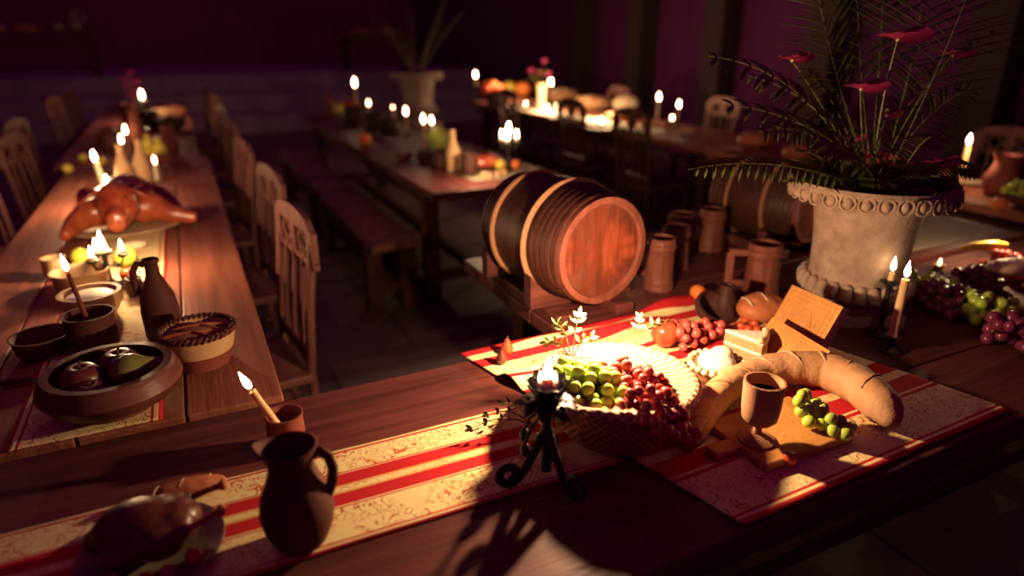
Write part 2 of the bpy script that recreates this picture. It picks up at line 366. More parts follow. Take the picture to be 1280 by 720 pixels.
cloth('table_runner', 'red and cream striped brocade runner lying along the foreground table', 'table runner', UV(-.28, .99), ROT - .012, 1.86, .265, 'runner', wave=.004)
cl_b = cloth('tablecloth', 'rumpled striped cloth spread under the grape basket', 'tablecloth', Vector((.47, 1.36, 0)), math.radians(27.5), .78, .80, 'cloth_b', fold=.035, seed=3, wave=.006, z=ZT + .0032, skew=-.21)
cloth('table_runner', 'cream damask runner down the middle of the left table', 'table runner', UV(-.278, 2.62), ROT + PI / 2, 2.45, .275, 'runner_plain', wave=.004)
cloth('table_runner', 'grey linen runner hanging slack behind the urn', 'table runner', UV(2.55, 1.76), ROT, .95, .60, 'cloth_grey', fold=.02, seed=8)
cloth('table_runner', 'white linen runner on the far right table', 'table runner', UV(3.62, 5.9), ROT + PI / 2, 2.6, .34, 'cloth_white', fold=.004, seed=9)
cloth('table_runner', 'grey linen runner along the middle table', 'table runner', UV(1.62, 5.2), ROT + PI / 2, 3.6, .42, 'cloth_grey', fold=.004, seed=4)

# ------------------------------------------------------------------ generic builders
def flame(parent, loc, s=1.0, mat='mid', lean=0.0):
    p = [(0, 0), (.0042, .003), (.0068, .010), (.0070, .016), (.0052, .025), (.0028, .034), (.0, .043)]
    m = MB(); m.lathe([(r * s, z * s) for r, z in p], 10)
    if lean: m.v = [(x + lean * z, y, z) for x, y, z in m.v]
    return m.obj('flame', FL[mat], parent, loc=loc)
def candle(label, loc, h, r=.010, fs=1.0, mat='mid', tilt=(0, 0), wax='wax', group='lit candles', taper=.75):
    t = thing('candle', label, 'candle', loc, 0, group, rx=tilt[0], ry=tilt[1])
    m = MB(); k = 9
    pr = [(0, 0)] + [(r * (1 - (1 - taper) * i / k) * (1 + .06 * math.sin(i * 2.3 + h * 50)), h * i / k) for i in range(k + 1)] + [(r * .45, h - .002)]
    m.lathe(pr, 12); m.obj('wax', wax, t)
    w = MB(); w.tube([(0, 0, h - .003), (.0006, 0, h + .004), (.002, 0, h + .009)], .0009, 5); w.obj('wick', 'iron', t)
    flame(t, (0, 0, h + .006), fs, mat)
    return t
def candlestick(label, loc, h, r=.035, mat='iron', group=None):
    t = thing('candlestick', label, 'candlestick', loc, 0, group)
    m = MB(); m.lathe([(0, 0), (r, 0), (r, .006), (r * .7, .012), (r * .3, .022), (r * .22, h * .3), (r * .38, h * .4), (r * .2, h * .5), (r * .2, h * .86), (r * .42, h * .92), (0, h * .92)], 20); m.obj('stem', mat, t)
    p = MB(); p.lathe([(0, h * .92), (r * .5, h * .925), (r * .8, h * .96), (r * .78, h * .965), (r * .34, h * .94), (r * .34, h), (r * .26, h), (r * .26, h * .945), (0, h * .945)], 20); p.obj('drip_pan', mat, t)
    return t
def pot(name, label, cat, loc, prof, mat, seg=32, handle=None, rz=0, group=None, spout=0, liquid=None, hr=.008, wob=0):
    t = thing(name, label, cat, loc, rz, group)
    m = MB(); m.lathe(prof, seg, wob=wob)
    if spout:
        zt = max(z for r, z in prof)
        m.v = [((x * (1 + spout * max(0, -x / (math.hypot(x, y) + 1e-6)) ** 8 * max(0, (z / zt - .86) / .14)), y, z + zt * .03 * max(0, (z / zt - .86) / .14) * max(0, -x / (math.hypot(x, y) + 1e-6)) ** 8)) for x, y, z in m.v]
    m.obj('body', mat, t)
    if handle: h = MB(); h.tube(handle, hr, 10, flat=1.5); h.obj('handle', mat, t)
    if liquid: l = MB(); l.lathe([(0, liquid[1]), (liquid[0], liquid[1])], 24); l.v = [(x, y, z) for x, y, z in l.v]; l.obj('drink', 'wine', t)
    return t
def bowlprof(r, h, th=.008, foot=.5, incurve=.0):
    o = [(0, 0), (r * foot, 0), (r * foot * 1.02, h * .08), (r * .85, h * .3), (r, h * .62), (r * (1 - incurve * .5), h * .88), (r * (1 - incurve), h)]
    i = [(r * (1 - incurve) - th, h), (r * (1 - incurve * .5) - th * 1.2, h * .86), (r - th * 1.6, h * .6), (r * .8 - th, h * .34), (r * .4, h * .16), (0, h * .14)]
    return o + i
def potprof(r, h, th=.007, neck=.85, base=.8):
    return [(0, 0), (r * base, 0), (r * .97, h * .25), (r, h * .5), (r * neck, h * .85), (r * neck * 1.06, h * .95), (r * neck * 1.08, h), (r * neck * 1.08 - th, h), (r * neck - th, h * .85), (r - th, h * .5), (r * base - th, h * .1), (0, h * .09)]
def fruit(name, label, cat, loc, r, mat, kind='apple', rz=0, group=None, tilt=(0, 0)):
    t = thing(name, label, cat, loc, rz, group, rx=tilt[0], ry=tilt[1])
    m = MB()
    if kind == 'apple': pr = [(0, .18), (.35, .04), (.62, .10), (.93, .55), (1, 1.0), (.9, 1.42), (.6, 1.72), (.28, 1.74), (.08, 1.6), (0, 1.54)]
    elif kind == 'pear': pr = [(0, .04), (.4, .0), (.8, .3), (1, .9), (.9, 1.4), (.55, 1.95), (.4, 2.4), (.3, 2.62), (0, 2.68)]
    elif kind == 'lemon': pr = [(0, 0), (.25, .06), (.7, .4), (.95, .95), (1, 1.3), (.85, 1.8), (.5, 2.2), (.2, 2.4), (.1, 2.5), (0, 2.52)]
    else: pr = [(0, 0)] + [(math.sin(PI * i / 10), 1 - math.cos(PI * i / 10)) for i in range(1, 10)] + [(0, 2)]
    m.lathe([(a * r, b * r) for a, b in pr], 24)
    o = m.obj('flesh' if kind != 'lemon' else 'rind', mat, t)
    if kind in ('apple', 'pear'):
        zt = 1.55 if kind == 'apple' else 2.6
        s = MB(); s.tube([(0, 0, zt * r), (.04 * r, 0, (zt + .3) * r), (.15 * r, 0, (zt + .5) * r)], .06 * r, 6); s.obj('stem', 'stem', t)
    return t
GRAPE = {}
def grape_mesh(mat):
    if mat not in GRAPE:
        m = MB(); m.ball((0, 0, 0), (1, 1, 1.12), 14, 9); o = m.obj('grape', mat); me = o.data; bpy.data.objects.remove(o); GRAPE[mat] = me
    return GRAPE[mat]
def bunch(label, loc, rz, n, L, W, H, gr, mat, hang=0, group=None, seed=0, drape=None):
    """a bunch lying along local x: tapering heap of berries; drape lets it follow a surface"""
    rr = random.Random(seed); t = thing('grape_bunch', label, 'grapes', loc, rz, group)
    pts = []; tries = 0
    while len(pts) < n and tries < 9000:
        tries += 1
        x = rr.uniform(-.5, .5); ta = 1 - .55 * (x + .5)
        y = rr.uniform(-.5, .5) * ta; z = rr.random() ** 1.0 * ta
        if (y / (.5 * ta)) ** 2 + z * z / ta ** 2 > 1: continue
        p = Vector((x * L, y * W, z * H + gr))
        if drape: p.z += drape(p.x, p.y)
        if all((p - q).length > gr * 1.62 for q in pts): pts.append(p)
    me = grape_mesh(mat)
    for p in pts:
        g = bpy.data.objects.new('grape', me); C.objects.link(g); g.parent = t; g.location = p; k = gr * rr.uniform(.88, 1.08); g.scale = (k, k, k)
        g.rotation_euler = (rr.uniform(-1, 1), rr.uniform(-1, 1), 0)
    s = MB(); base = (drape(-L * .5, 0) if drape else 0)
    s.tube([(-L * .62, 0, base + H * .7), (-L * .5, 0, base + H * .62), (-L * .3, 0, base + H * .5), (0, 0, (drape(0, 0) if drape else 0) + H * .4), (L * .35, 0, (drape(L * .35, 0) if drape else 0) + H * .2 + gr)], gr * .22, 6)
    s.obj('stalk', 'stem', t)
    return t
def plate(label, loc, r, mat='silver', group='plates', name='plate', rim=.012):
    t = MB(); t.lathe([(0, 0), (r * .6, 0), (r * .72, rim * .4), (r * .97, rim), (r, rim * 1.1), (r * .99, rim * 1.35), (r * .74, rim * .75), (r * .62, rim * .4), (0, rim * .4)], 48)
    o = t.obj(name, mat); o.location = loc; return tag(o, label, name.replace('_', ' '), group)
def loaf(label, loc, L, W, H, rz=0, mat='bread', cuts=4, group='loaves of bread'):
    t = thing('bread_loaf', label, 'bread', loc, rz, group); m = MB()
    m.ball((0, 0, H * .5), (L / 2, W / 2, H * .5), 24, 14)
    m.v = [(x, y, max(z, H * .08) * (1 - .10 * math.exp(-((x / L * (cuts + 1) * 2 + .6 * y / W + 50) % 2 - 1) ** 2 * 30) * (1 if z > H * .6 else 0)) - H * .08) for x, y, z in m.v]
    m.obj('crust', mat, t)
    for i in range(cuts):
        s = MB(); x = L * (-.32 + .64 * i / max(1, cuts - 1)); zz = H * (.5 + .5 * math.sqrt(max(0, 1 - (x / L * 2) ** 2))) - H * .08
        s.tube([(x - .004 + k * L * .03, y * W, zz - H * .9 * y * y * 1.4) for k, y in ((-1, -.25), (0, 0), (1, .25))], H * .045, 6, flat=.6)
        s.obj('score', 'cream', t)
    return t

# ------------------------------------------------------------------ chairs
def make_chair(label, mat='wood_chair', group='carved chairs along the left table'):
    """faces local +x (toward the table); back panel in the y-z plane at x=-.20"""
    t = thing('dining_chair', label, 'chair', (0, 0, 0), 0, group)
    s = MB(); s.box((.02, 0, .445), (.42, .44, .035)); s.obj('seat', mat, t, smooth=False, bevel=.008)
    for sy in (-1, 1):
        l = MB(); l.box((.19, sy * .18, .215), (.045, .045, .43)); l.obj('leg', mat, t, smooth=False, bevel=.005)
        l = MB(); l.tube([(-.25, sy * .19, 0), (-.20, sy * .19, .25), (-.195, sy * .19, .45), (-.215, sy * .195, .7), (-.245, sy * .20, .93)], .017, 8); l.obj('leg', mat, t)
    def xb(z): return -.195 - .05 * ((z - .45) / .5) ** 1.3
    # crest: carved head board with pierced quatrefoils
    m = MB()
    n = 16; top = []
    for i in range(n + 1):
        y = -.235 + .47 * i / n; z = 1.0 + .035 * math.cos(y / .235 * PI / 2) - .03 * math.exp(-((abs(y) - .225) / .03) ** 2)
        top.append((y, z))
    x0, x1 = xb(.95) - .011, xb(.95) + .011
    def slab_poly(yz):
        k = len(yz); vs = [(x0, y, z) for y, z in yz] + [(x1, y, z) for y, z in yz]
        fs = [tuple(range(k)), tuple(range(k, 2 * k))[::-1]] + [(i, i + k, (i + 1) % k + k, (i + 1) % k) for i in range(k)]
        m.add(vs, fs)
    for i in range(n):      # top band
        (ya, za), (yb, zb) = top[i], top[i + 1]; slab_poly([(ya, .965), (yb, .965), (yb, zb), (ya, za)])
    for a, b in ((-.235, -.165), (-.03, .03), (.165, .235)): slab_poly([(a, .87), (b, .87), (b, .97), (a, .97)])
    slab_poly([(-.235, .845), (.235, .845), (.235, .868), (-.235, .868)])
    for cy in (-.098, .098):
        m.tube([((x0 + x1) / 2, cy + .047 * math.cos(a) * (1 + .18 * math.cos(4 * a)), .919 + .042 * math.sin(a) * (1 + .18 * math.cos(4 * a))) for a in [2 * PI * q / 20 for q in range(20)]], .0085, 6, closed=True)
    m.obj('crest_rail', mat, t, smooth=False, bevel=.003)
    for y in (-.105, 0, .105):
        q = MB(); q.tube([(xb(.52), y, .52), (xb(.6), y, .62), (xb(.75), y, .75), (xb(.87), y, .86)], .009, 8); q.obj('slat', mat, t)
    q = MB(); q.box((xb(.52), 0, .52), (.028, .36, .045)); q.obj('back_rail', mat, t, smooth=False, bevel=.004)
    q = MB()
    for sy in (-1, 1): q.box((-.005, sy * .185, .18), (.38, .022, .03))
    q.box((.0, 0, .18), (.022, .36, .03)); q.obj('stretcher', mat, t, smooth=False, bevel=.003)
    return t
ch0 = make_chair('nearest carved pale chair on the right side of the left table')
ch0.location = UV(.05, 2.25); ch0.rotation_euler.z = ROT + PI + .12; ch0.scale = (.95, .95, .95)
gl = 'carved chairs along the left table'
for (u, v, lab) in ((.15, 3.08, 'second carved chair from the front along the right side of the left table'),
                    (.12, 4.02, 'third carved chair from the front along the right side of the left table'),
                    (.13, 5.08, 'fourth carved chair from the front on the right side of the left row'),
                    (.15, 6.25, 'fifth carved chair from the front on the right side of the left row'),
                    (.16, 7.7, 'last but one dim chair on the right side of the left row'),
                    (.14, 8.9, 'farthest dim chair on the right side of the left row')):
    dup(ch0, lab, UV(u - .08, v), ROT + PI + .12, gl, .95)
for (u, v, lab) in ((-.82, 3.9, 'nearest chair on the shadowed left side of the left table'),
                    (-.80, 4.85, 'pale topped chair on the left side, second from the front'),
                    (-.93, 5.75, 'dim chair on the left side behind the pale topped one'),
                    (-.98, 7.95, 'far left side chair with a lit crest'),
                    (-.95, 8.9, 'farthest chair on the left side near the flame')):
    dup(ch0, lab, UV(u + .07, v), ROT - .18, gl, .95)
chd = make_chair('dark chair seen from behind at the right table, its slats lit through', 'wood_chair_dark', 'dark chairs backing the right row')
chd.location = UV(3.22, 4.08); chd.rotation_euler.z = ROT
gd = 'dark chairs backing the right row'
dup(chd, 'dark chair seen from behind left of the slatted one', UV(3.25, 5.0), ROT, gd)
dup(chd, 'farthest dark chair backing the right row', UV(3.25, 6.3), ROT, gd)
gp = 'pale chairs on the wall side of the right row'
for (px, py, z, lab) in ((1231, 168, .98, 'pale carved chair behind the white jug at the right edge'),
                         (876, 117, .98, 'pale carved chair right of the pair of small candles'),
                         (748, 97, .98, 'tiny pale chair far off behind the loaves')):
    p = A(px, py, .98); d = p - Vector((0, 0, 1.5))
    # slide along the sight line's ground track to the row
    u, v = toUV(p); s = 4.45 / u
    dup(ch0, lab, UV(4.52, v * s), ROT + PI, gp)

# ------------------------------------------------------------------ barrels
def barrel(label, u, v, z, r=.15, L=.42, nx=0, ay=0):
    """axis along local -y (head toward the viewer's right)"""
    t = thing('barrel', label, 'barrel', UV(u, v, z), ROT + ay, 'wine barrels')
    T = Matrix.Translation((0, 0, r * 1.15)) @ Matrix.Rotation(PI / 2, 4, 'X')   # local z -> -y
    m = MB(); n = 14; pr = []
    for i in range(n + 1):
        a = i / n; pr.append((r * (1 + .15 * math.sin(PI * a)), L * (a - .5)))
    full = [(r - .014, -L / 2)] + pr + [(r - .013, L / 2), (r - .015, L / 2 - .016)]
    m.lathe([(0, -L / 2 + .004)] + [(r - .014, -L / 2 + .004)] + full[:], 48, T)
    # staves: grooves
    o = m.obj('staves', 'wood_barrel', t)
    h = MB(); h.lathe([(0, L / 2 - .018), (r - .012, L / 2 - .018), (r - .012, L / 2 - .006), (0, L / 2 - .006)], 40, T)
    ho = h.obj('barrel_head', 'wood_head', t)
    g = MB()
    g.lathe([(r - .016, L / 2 - .02), (r + .003, L / 2 - .02), (r + .003, L / 2 + .003), (r - .014, L / 2 + .004), (r - .018, L / 2 - .006)], 48, T); g.obj('chime', 'wood_mug', t)
    def hoop(a, wd, th, mat, nm):
        q = MB(); z0 = L * (a - .5); rr = [r * (1 + .15 * math.sin(PI * min(1, max(0, a + s * wd / L / 2)))) for s in (-1, 0, 1)]
        q.lathe([(rr[0] - .002, z0 - wd / 2), (rr[0] + th, z0 - wd / 2), (rr[1] + th * 1.6, z0), (rr[2] + th, z0 + wd / 2), (rr[2] - .002, z0 + wd / 2)], 48, T)
        q.obj(nm, mat, t)
    for a in (.94, .89, .84, .79, .74): hoop(a, .018, .004, 'wood_barrel', 'hoop')
    for a in (.66, .24): hoop(a, .011, .008, 'rope', 'rope_hoop')
    for a in (.04, .10, .16): hoop(a, .016, .003, 'wood_dark', 'hoop')
    return t
def cradle(label, u, v, L=.5, W=.34):
    t = thing('barrel_cradle', label, 'barrel stand', UV(u, v, ZT), ROT, 'barrel cradles')
    m = MB()
    for sx in (-1, 1): m.box((sx * .10, 0, .0175), (.06, L, .035))
    m.obj('runner_beam', 'wood_table', t, smooth=False, bevel=.004)
    for y in (-L * .30, L * .30):
        k = MB(); n = 12; vs = []; 
        for i in range(n + 1):
            x = -W / 2 + W * i / n; zc = .035 + .0 + max(.0, .20 - math.sqrt(max(0, .20 ** 2 - min(abs(x), .19) ** 2))) * 1.0 + .006
            vs += [(x, y - .02, .036), (x, y + .02, .036), (x, y + .02, zc), (x, y - .02, zc)]
        fs = []
        for i in range(n):
            a = i * 4
            for q in range(4): fs.append((a + q, a + (q + 1) % 4, a + 4 + (q + 1) % 4, a + 4 + q))
        fs += [(0, 1, 2, 3), tuple(n * 4 + q for q in (3, 2, 1, 0))]
        k.add(vs, fs); k.obj('chock', 'wood_table', t, smooth=False)
    return t
barrel('reddish headed oak barrel bound with pale rope hoops, standing left of the tankards', .965, 1.655, .778, .150, .42, ay=.11)
cradle('low wooden cradle under the red headed barrel', .965, 1.68)
barrel('dark barrel in shadow behind the tankard with the square handle', 1.98, 1.80, .775, .13, .36, ay=.25)
cradle('low wooden cradle under the dark barrel behind the tankards', 1.98, 1.80, .4, .28)

# ------------------------------------------------------------------ tankards
def tankard(label, px, yb, wpx, hpx, side=-1, rz=0.0):
    t_ = tt(yb, ZT); r = wpx / 2 * t_ * .93; h = hpx * t_ / .93 * .98
    loc = AB(px, yb, r)
    t = thing('wooden_tankard', label, 'tankard', loc, rz, 'wooden tankards behind the fruit')
    m = MB(); n = 10; seg = 60; vs = []
    pr = [(0, 0), (r * 1.03, 0), (r * 1.06, .012), (r * 1.0, .016), (r * .96, h * .3), (r * .93, h * .62), (r * .93, h * .78), (r * 1.0, h * .80), (r * 1.0, h * .87), (r * .93, h * .89), (r * .95, h * .96), (r * .97, h), (r * .78, h), (r * .76, h * .5), (r * .76, h * .12), (0, h * .11)]
    m.lathe(pr, seg)
    m.v = [(x * (1 - .02 * (1 if abs(((math.atan2(y, x) / (2 * PI) * 12) % 1) - .5) > .42 else 0)), y * (1 - .02 * (1 if abs(((math.atan2(y, x) / (2 * PI) * 12) % 1) - .5) > .42 else 0)), z) for x, y, z in m.v]
    m.obj('body', 'wood_mug', t)
    for zz in (.12, .84):
        b = MB(); b.lathe([(r * .95, h * (zz - .035)), (r * 1.045, h * (zz - .035)), (r * 1.045, h * (zz + .035)), (r * .95, h * (zz + .035))], 36); b.obj('band', 'wood_mug', t)
    q = MB(); s = side
    q.box((s * r * 1.45, 0, h * .80), (r * 1.1, .022, .022)); q.box((s * r * 1.9, 0, h * .48), (.024, .022, h * .62)); q.box((s * r * 1.45, 0, h * .20), (r * 1.1, .022, .02))
    q.obj('handle', 'wood_mug', t, smooth=False, bevel=.004)
    return t
tankard('tankard with a square side handle, nearest the stone urn', 948, 374, 46, 64, -1, -.15)
tankard('front wooden tankard close beside the barrel head', 822, 366, 39, 64, 1, 2.2)
tankard('middle wooden tankard just behind the one touching the barrel', 841, 340, 38, 52, 1, 1.2)
tankard('rearmost wooden tankard in the cluster beside the barrel', 849, 316, 38, 44, 1, 1.0)
tankard('lone shadowed tankard right of the cluster by the barrel', 886, 316, 36, 50, 1, 1.2)

# ------------------------------------------------------------------ foreground left: jug, cup, roast bird
def jug(label, loc, s, mat, rz, group=None, spout=.28):
    pr = [(0, 0), (.052, 0), (.060, .006), (.078, .04), (.086, .075), (.080, .11), (.062, .145), (.052, .172), (.051, .185), (.056, .205), (.064, .218), (.060, .220), (.050, .200), (.046, .185), (.044, .165), (.07, .11), (.075, .075), (.06, .02), (0, .012)]
    return pot('jug', label, 'jug', loc, [(a * s, b * s) for a, b in pr], mat, 40,
               handle=[(p[0] * s, 0, p[1] * s) for p in ((.046, .198), (.066, .204), (.085, .192), (.092, .165), (.088, .135), (.077, .112), (.070, .105))], rz=rz, group=group, spout=spout, hr=.0085 * s)
jl = AB(382, 708, .055); jg = jug('brown clay jug with a side handle standing on the striped runner', jl + Vector((0, 0, .0045)), .66, 'clay', .12); jg.scale = (1, 1, 1.22)
cl = AB(362, 570, .035); pot('cup', 'small clay cup holding the leaning candle', 'cup', cl, potprof(.036, .075, .004, .95, .85), 'clay_red', 28)
candle('thin leaning candle standing in the small clay cup', Vector((cl.x + .012, cl.y - .01, ZT + .009)), .140, .0085, .95, 'dim', tilt=(.10, -.40))
pc = A(193, 694)
pc.z = ZT + .004
plate('silver plate under the dark roast fowl in the bottom left corner', pc, .105, 'silver')
rf = thing('roast_fowl', 'dark roast bird on the silver plate with one leg bone sticking out', 'roast bird', pc + Vector((-.012, .0, .009)), .35)
m = MB(); m.ball((0, 0, .042), (.066, .05, .042), 20, 12); m.ball((.045, 0, .040), (.045, .042, .036)); m.ball((-.05, .0, .032), (.03, .022, .022))
for sy in (-1, 1):
    m.ball((.028, sy * .043, .034), (.038, .021, .026)); m.tube([(.04, sy * .045, .036), (.075, sy * .04, .05)], [.018, .009], 10)
    m.ball((-.02, sy * .052, .03), (.03, .014, .014))
blob(m, 'body', 'roast_dark', rf, .005, 5)
for sy in (-1, 1):
    b = MB(); b.tube([(.07, sy * .041, .048), (.098, sy * .036, .058), (.118, sy * .033, .064)], [.006, .005, .006], 8); b.ball((.120, sy * .030, .065), .008, 8, 6); b.ball((.120, sy * .038, .065), .007, 8, 6)
    b.obj('leg_bone', 'bread_red', rf)
for i, (dx, dy, r) in enumerate(((.078, -.028, .013), (.055, -.06, .012), (.03, -.075, .012), (-.02, -.075, .011))):
    fruit('cherry_tomato', 'small round garnish fruit on the rim of the silver plate beside the fowl', 'fruit', pc + Vector((dx, dy, .008)), r, 'bread' if i % 2 else 'apple_red', 'ball', group='garnish fruit on the fowl plate')
# second small dish behind the plate
lc = A(235, 622); loaf('small dark crusted roll behind the roast bird', Vector((lc.x, lc.y, ZT + .004)), .13, .045, .035, ROT, 'bread_red', 3)

# ------------------------------------------------------------------ iron candle stand beside the basket
hp = A(682, 604); hp.z = ZT
hs = thing('iron_candle_stand', 'black wrought iron stand with scrolled feet and a petal cup, left of the grape basket', 'candle stand', hp)
m = MB(); m.lathe([(0, .03), (.010, .03), (.008, .05), (.008, .10), (.013, .11), (.008, .12), (.008, .165), (.016, .172), (0, .175)], 14); m.obj('stem', 'iron', hs)
for k in range(3):
    a = PI * 1.0 + k * 2 * PI / 3 + .25; m = MB(); pts = []
    for i in range(26):
        q = i / 25
        if q < .45: rr = .008 + q / .45 * .060; z = .105 - .094 * math.sin(q / .45 * PI / 2)
        else:
            w_ = (q - .45) / .55 * 2 * PI * 1.05; sr = .020 * (1 - .45 * (q - .45) / .55)
            rr = .068 + sr * math.sin(w_); z = .011 + .020 - sr * math.cos(w_)
        pts.append((rr * math.cos(a), rr * math.sin(a), z))
    m.tube(pts, .0055, 8, flat=1.6); m.obj('scroll_foot', 'iron', hs)
m = MB()
for k in range(9):
    a = 2 * PI * k / 9; d = Vector((math.cos(a), math.sin(a), .8)); m.leaf((math.cos(a) * .006, math.sin(a) * .006, .168), d, (0, 0, 1), .055, .034, -.25, 5)
for k in range(9):
    a = 2 * PI * (k + .5) / 9; d = Vector((math.cos(a), math.sin(a), .1)); m.leaf((math.cos(a) * .01, math.sin(a) * .01, .170), d, (0, 0, 1), .045, .030, .35, 5)
o = m.obj('petal_cup', 'iron', hs); s_ = o.modifiers.new('th', 'SOLIDIFY'); s_.thickness = .0015
m = MB(); m.lathe([(0, .172), (.022, .174), (.026, .200), (.022, .202), (0, .196)], 18); m.obj('socket', 'iron', hs)
for k in range(2):
    a = 2.6 + k * 1.1; m = MB()
    m.tube([(.01 * math.cos(a), .01 * math.sin(a), .15), (.035 * math.cos(a), .035 * math.sin(a), .125), (.045 * math.cos(a), .045 * math.sin(a), .098)], .003, 6); m.ball((.045 * math.cos(a), .045 * math.sin(a), .088), (.009, .009, .014)); m.obj('hanging_drop', 'iron', hs)
def melted(label, loc, s=1.0, mats=('high',), group='lit candles', n=3, fs=1.0):
    t = thing('candle', label, 'candle', loc, 0, group)
    m = MB(); m.lathe([(0, 0), (.020 * s, 0), (.021 * s, .006 * s), (.015 * s, .014 * s), (.012 * s, .022 * s), (.004, .020 * s)], 18, wob=.3); m.obj('wax', 'wax_white', t)
    flame(t, (0, 0, .018 * s), fs, mats[0])
    for dx in ((-.013, .012) if len(mats) > 1 else ()): flame(t, (dx * s, -.004, .012 * s), fs * .55, mats[1])
    return t
melted('squat melting candle burning in the black petal cup', hp + Vector((0, 0, .197)), 1.0, ('mid', 'dim'), fs=.95)

# ------------------------------------------------------------------ grape basket
bp_ = Vector((.214, 1.165, ZT + .006))
bk = thing('fruit_basket', 'round wicker basket heaped with green and red grapes', 'basket', bp_, 0)
br = .152; bh = .110
m = MB(); m.lathe([(0, 0), (br * .72, 0), (br * .86, bh * .25), (br * .96, bh * .6), (br, bh * .95), (br - .008, bh * .95), (br * .93 - .006, bh * .6), (br * .82 - .006, bh * .25), (br * .6, .012), (0, .012)], 64); m.obj('body', 'wicker', bk)
m = MB()
for ph in (0, PI):
    m.tube([((br - .002 + .003 * math.cos(a * 40 + ph)) * math.cos(a), (br - .002 + .003 * math.cos(a * 40 + ph)) * math.sin(a), bh * .95 + .003 * math.sin(a * 40 + ph)) for a in [2 * PI * i / 320 for i in range(320)]], .0075, 6, closed=True)
m.obj('braided_rim', 'wicker', bk)
m = MB(); m.lathe([(br - .034, bh * .93), (br - .012, bh * 1.0), (br + .004, bh * 1.02), (br + .012, bh * .94), (br - .004, bh * .90), (br - .034, bh * .89)], 64); m.obj('brim', 'wicker', bk)
m = MB(); m.lathe([(0, .045), (br * .84, .045), (br * .86, .06), (0, .088)], 32); m.obj('lining', 'cloth_white', bk)
for a0 in (-1.85,):
    h = MB(); h.tube([(br * 1.0 * math.cos(a0 + q * .55), br * 1.03 * math.sin(a0 + q * .55), bh * .86 + .018 * math.cos(q * PI / 2)) for q in (-1, -.6, -.2, .2, .6, 1)], [.008, .011, .012, .012, .011, .008], 10); h.obj('handle', 'wicker', bk)
def heap(cx, cy, top, rad):
    def f(x, y):
        d = math.hypot(x - cx, y - cy) / rad; return top * max(0, 1 - d * d)
    return f
gz = bp_.z + .050
bunch('heap of green grapes on the left side of the wicker basket', Vector((bp_.x - .060, bp_.y - .035, gz)), -.4, 84, .14, .22, .062, .0140, 'grape_green', seed=4, drape=heap(.02, 0, .03, .12))
bunch('heap of red grapes on the right side of the wicker basket', Vector((bp_.x + .045, bp_.y - .050, gz)), -1.1, 120, .23, .15, .062, .0108, 'grape_red', seed=6, drape=heap(0, 0, .035, .12))
bunch('red grapes spilling down the front right of the wicker basket', Vector((bp_.x + .030, bp_.y - .150, ZT + .088)), -1.3, 24, .07, .11, .05, .0100, 'grape_red', seed=7, drape=lambda x, y: .03 * max(0, -x / .12 + .5))
# leafy sprigs sticking up from the basket
def sprig(label, loc, tips, parent=None, mat='leaf_pale', leafL=.03):
    t = thing('leafy_sprig', label, 'sprig', loc, 0, 'leafy sprigs'); m = MB(); l = MB()
    for tp in tips:
        tp = Vector(tp); b = tp.length; pts = [tp * k + Vector((0, 0, .02 * math.sin(k * PI))) for k in (0, .25, .5, .75, 1)]
        m.tube(pts, [.0018, .0016, .0014, .0012, .0008], 5)
        for i in range(2, 5):
            for s in (-1, 1):
                d = (pts[i] - pts[i - 1]).normalized(); sd = d.cross(Vector((0, 1, .2))).normalized() * s
                l.leaf(pts[i], d * .7 + sd, (0, -1, .5), leafL * R.uniform(.6, 1), leafL * .42, .2)
        l.leaf(pts[-1], d, (0, -1, .5), leafL, leafL * .4, .2)
    m.obj('stem', 'stem', t); l.obj('leaves', mat, t); return t
sprig('pale leafy sprig rising above the green grapes', Vector((bp_.x - .085, bp_.y + .10, bp_.z + .09)), [(-.03, 0, .09), (.012, .01, .105), (-.05, 0, .05), (.035, 0, .06)], leafL=.022)
sprig('thin sprig standing behind the red grapes', Vector((bp_.x + .06, bp_.y + .145, bp_.z + .09)), [(.01, .02, .075), (.045, .01, .07)], leafL=.02)
sprig('dark sprig standing in for a cast shadow left of the iron candle stand', Vector((hp.x - .02, hp.y + .16, ZT + .02)), [(-.09, .02, .012), (-.06, .05, .02), (-.12, -.03, .012)], mat='leaf', leafL=.017)  # dark sprig put where only a shadow falls on the table
# figs at the cloth corner
for i, (px, py, r, lab) in enumerate(((627, 458, .014, 'dark fig nearest the left corner of the striped cloth'), (634, 446, .016, 'reddish fig behind the darker one at the left corner of the cloth'))):
    p = A(px, py); fruit('fig', lab, 'fig', Vector((p.x, p.y, ZT + .008)), r, 'apple_dark' if i == 0 else 'apple_red', 'pear', group='figs')

# ------------------------------------------------------------------ behind the basket
def onT(px, py, dz=.008): p = A(px, py); return Vector((p.x, p.y, ZT + dz))
fruit('apple', 'red apple right behind the basket rim', 'apple', onT(829, 436, .012), .036, 'apple_red', group='apples by the basket')
bunch('small bunch of dusky red grapes behind the basket', onT(868, 428, .010), .5, 42, .16, .10, .045, .0125, 'grape_red', seed=12)
pot('bowl', 'dark bowl tipped up beyond the small dusky grapes', 'bowl', onT(884, 402, .02), bowlprof(.055, .045), 'clay_dark').rotation_euler = (.5, .3, 0)
fruit('orange', 'small orange beside the dark bowl', 'orange', onT(871, 376, .004), .024, 'orange', 'ball', group='oranges by the basket')
pot('jug', 'slim dark jug standing between the orange and the square handled tankard', 'jug', onT(905, 398, .004), potprof(.03, .10, .004, .6), 'clay_dark')
loaf('round glazed loaf behind the cherries, left of the leather books', onT(950, 402, .006), .15, .12, .085, .3, 'bread_red', 3)
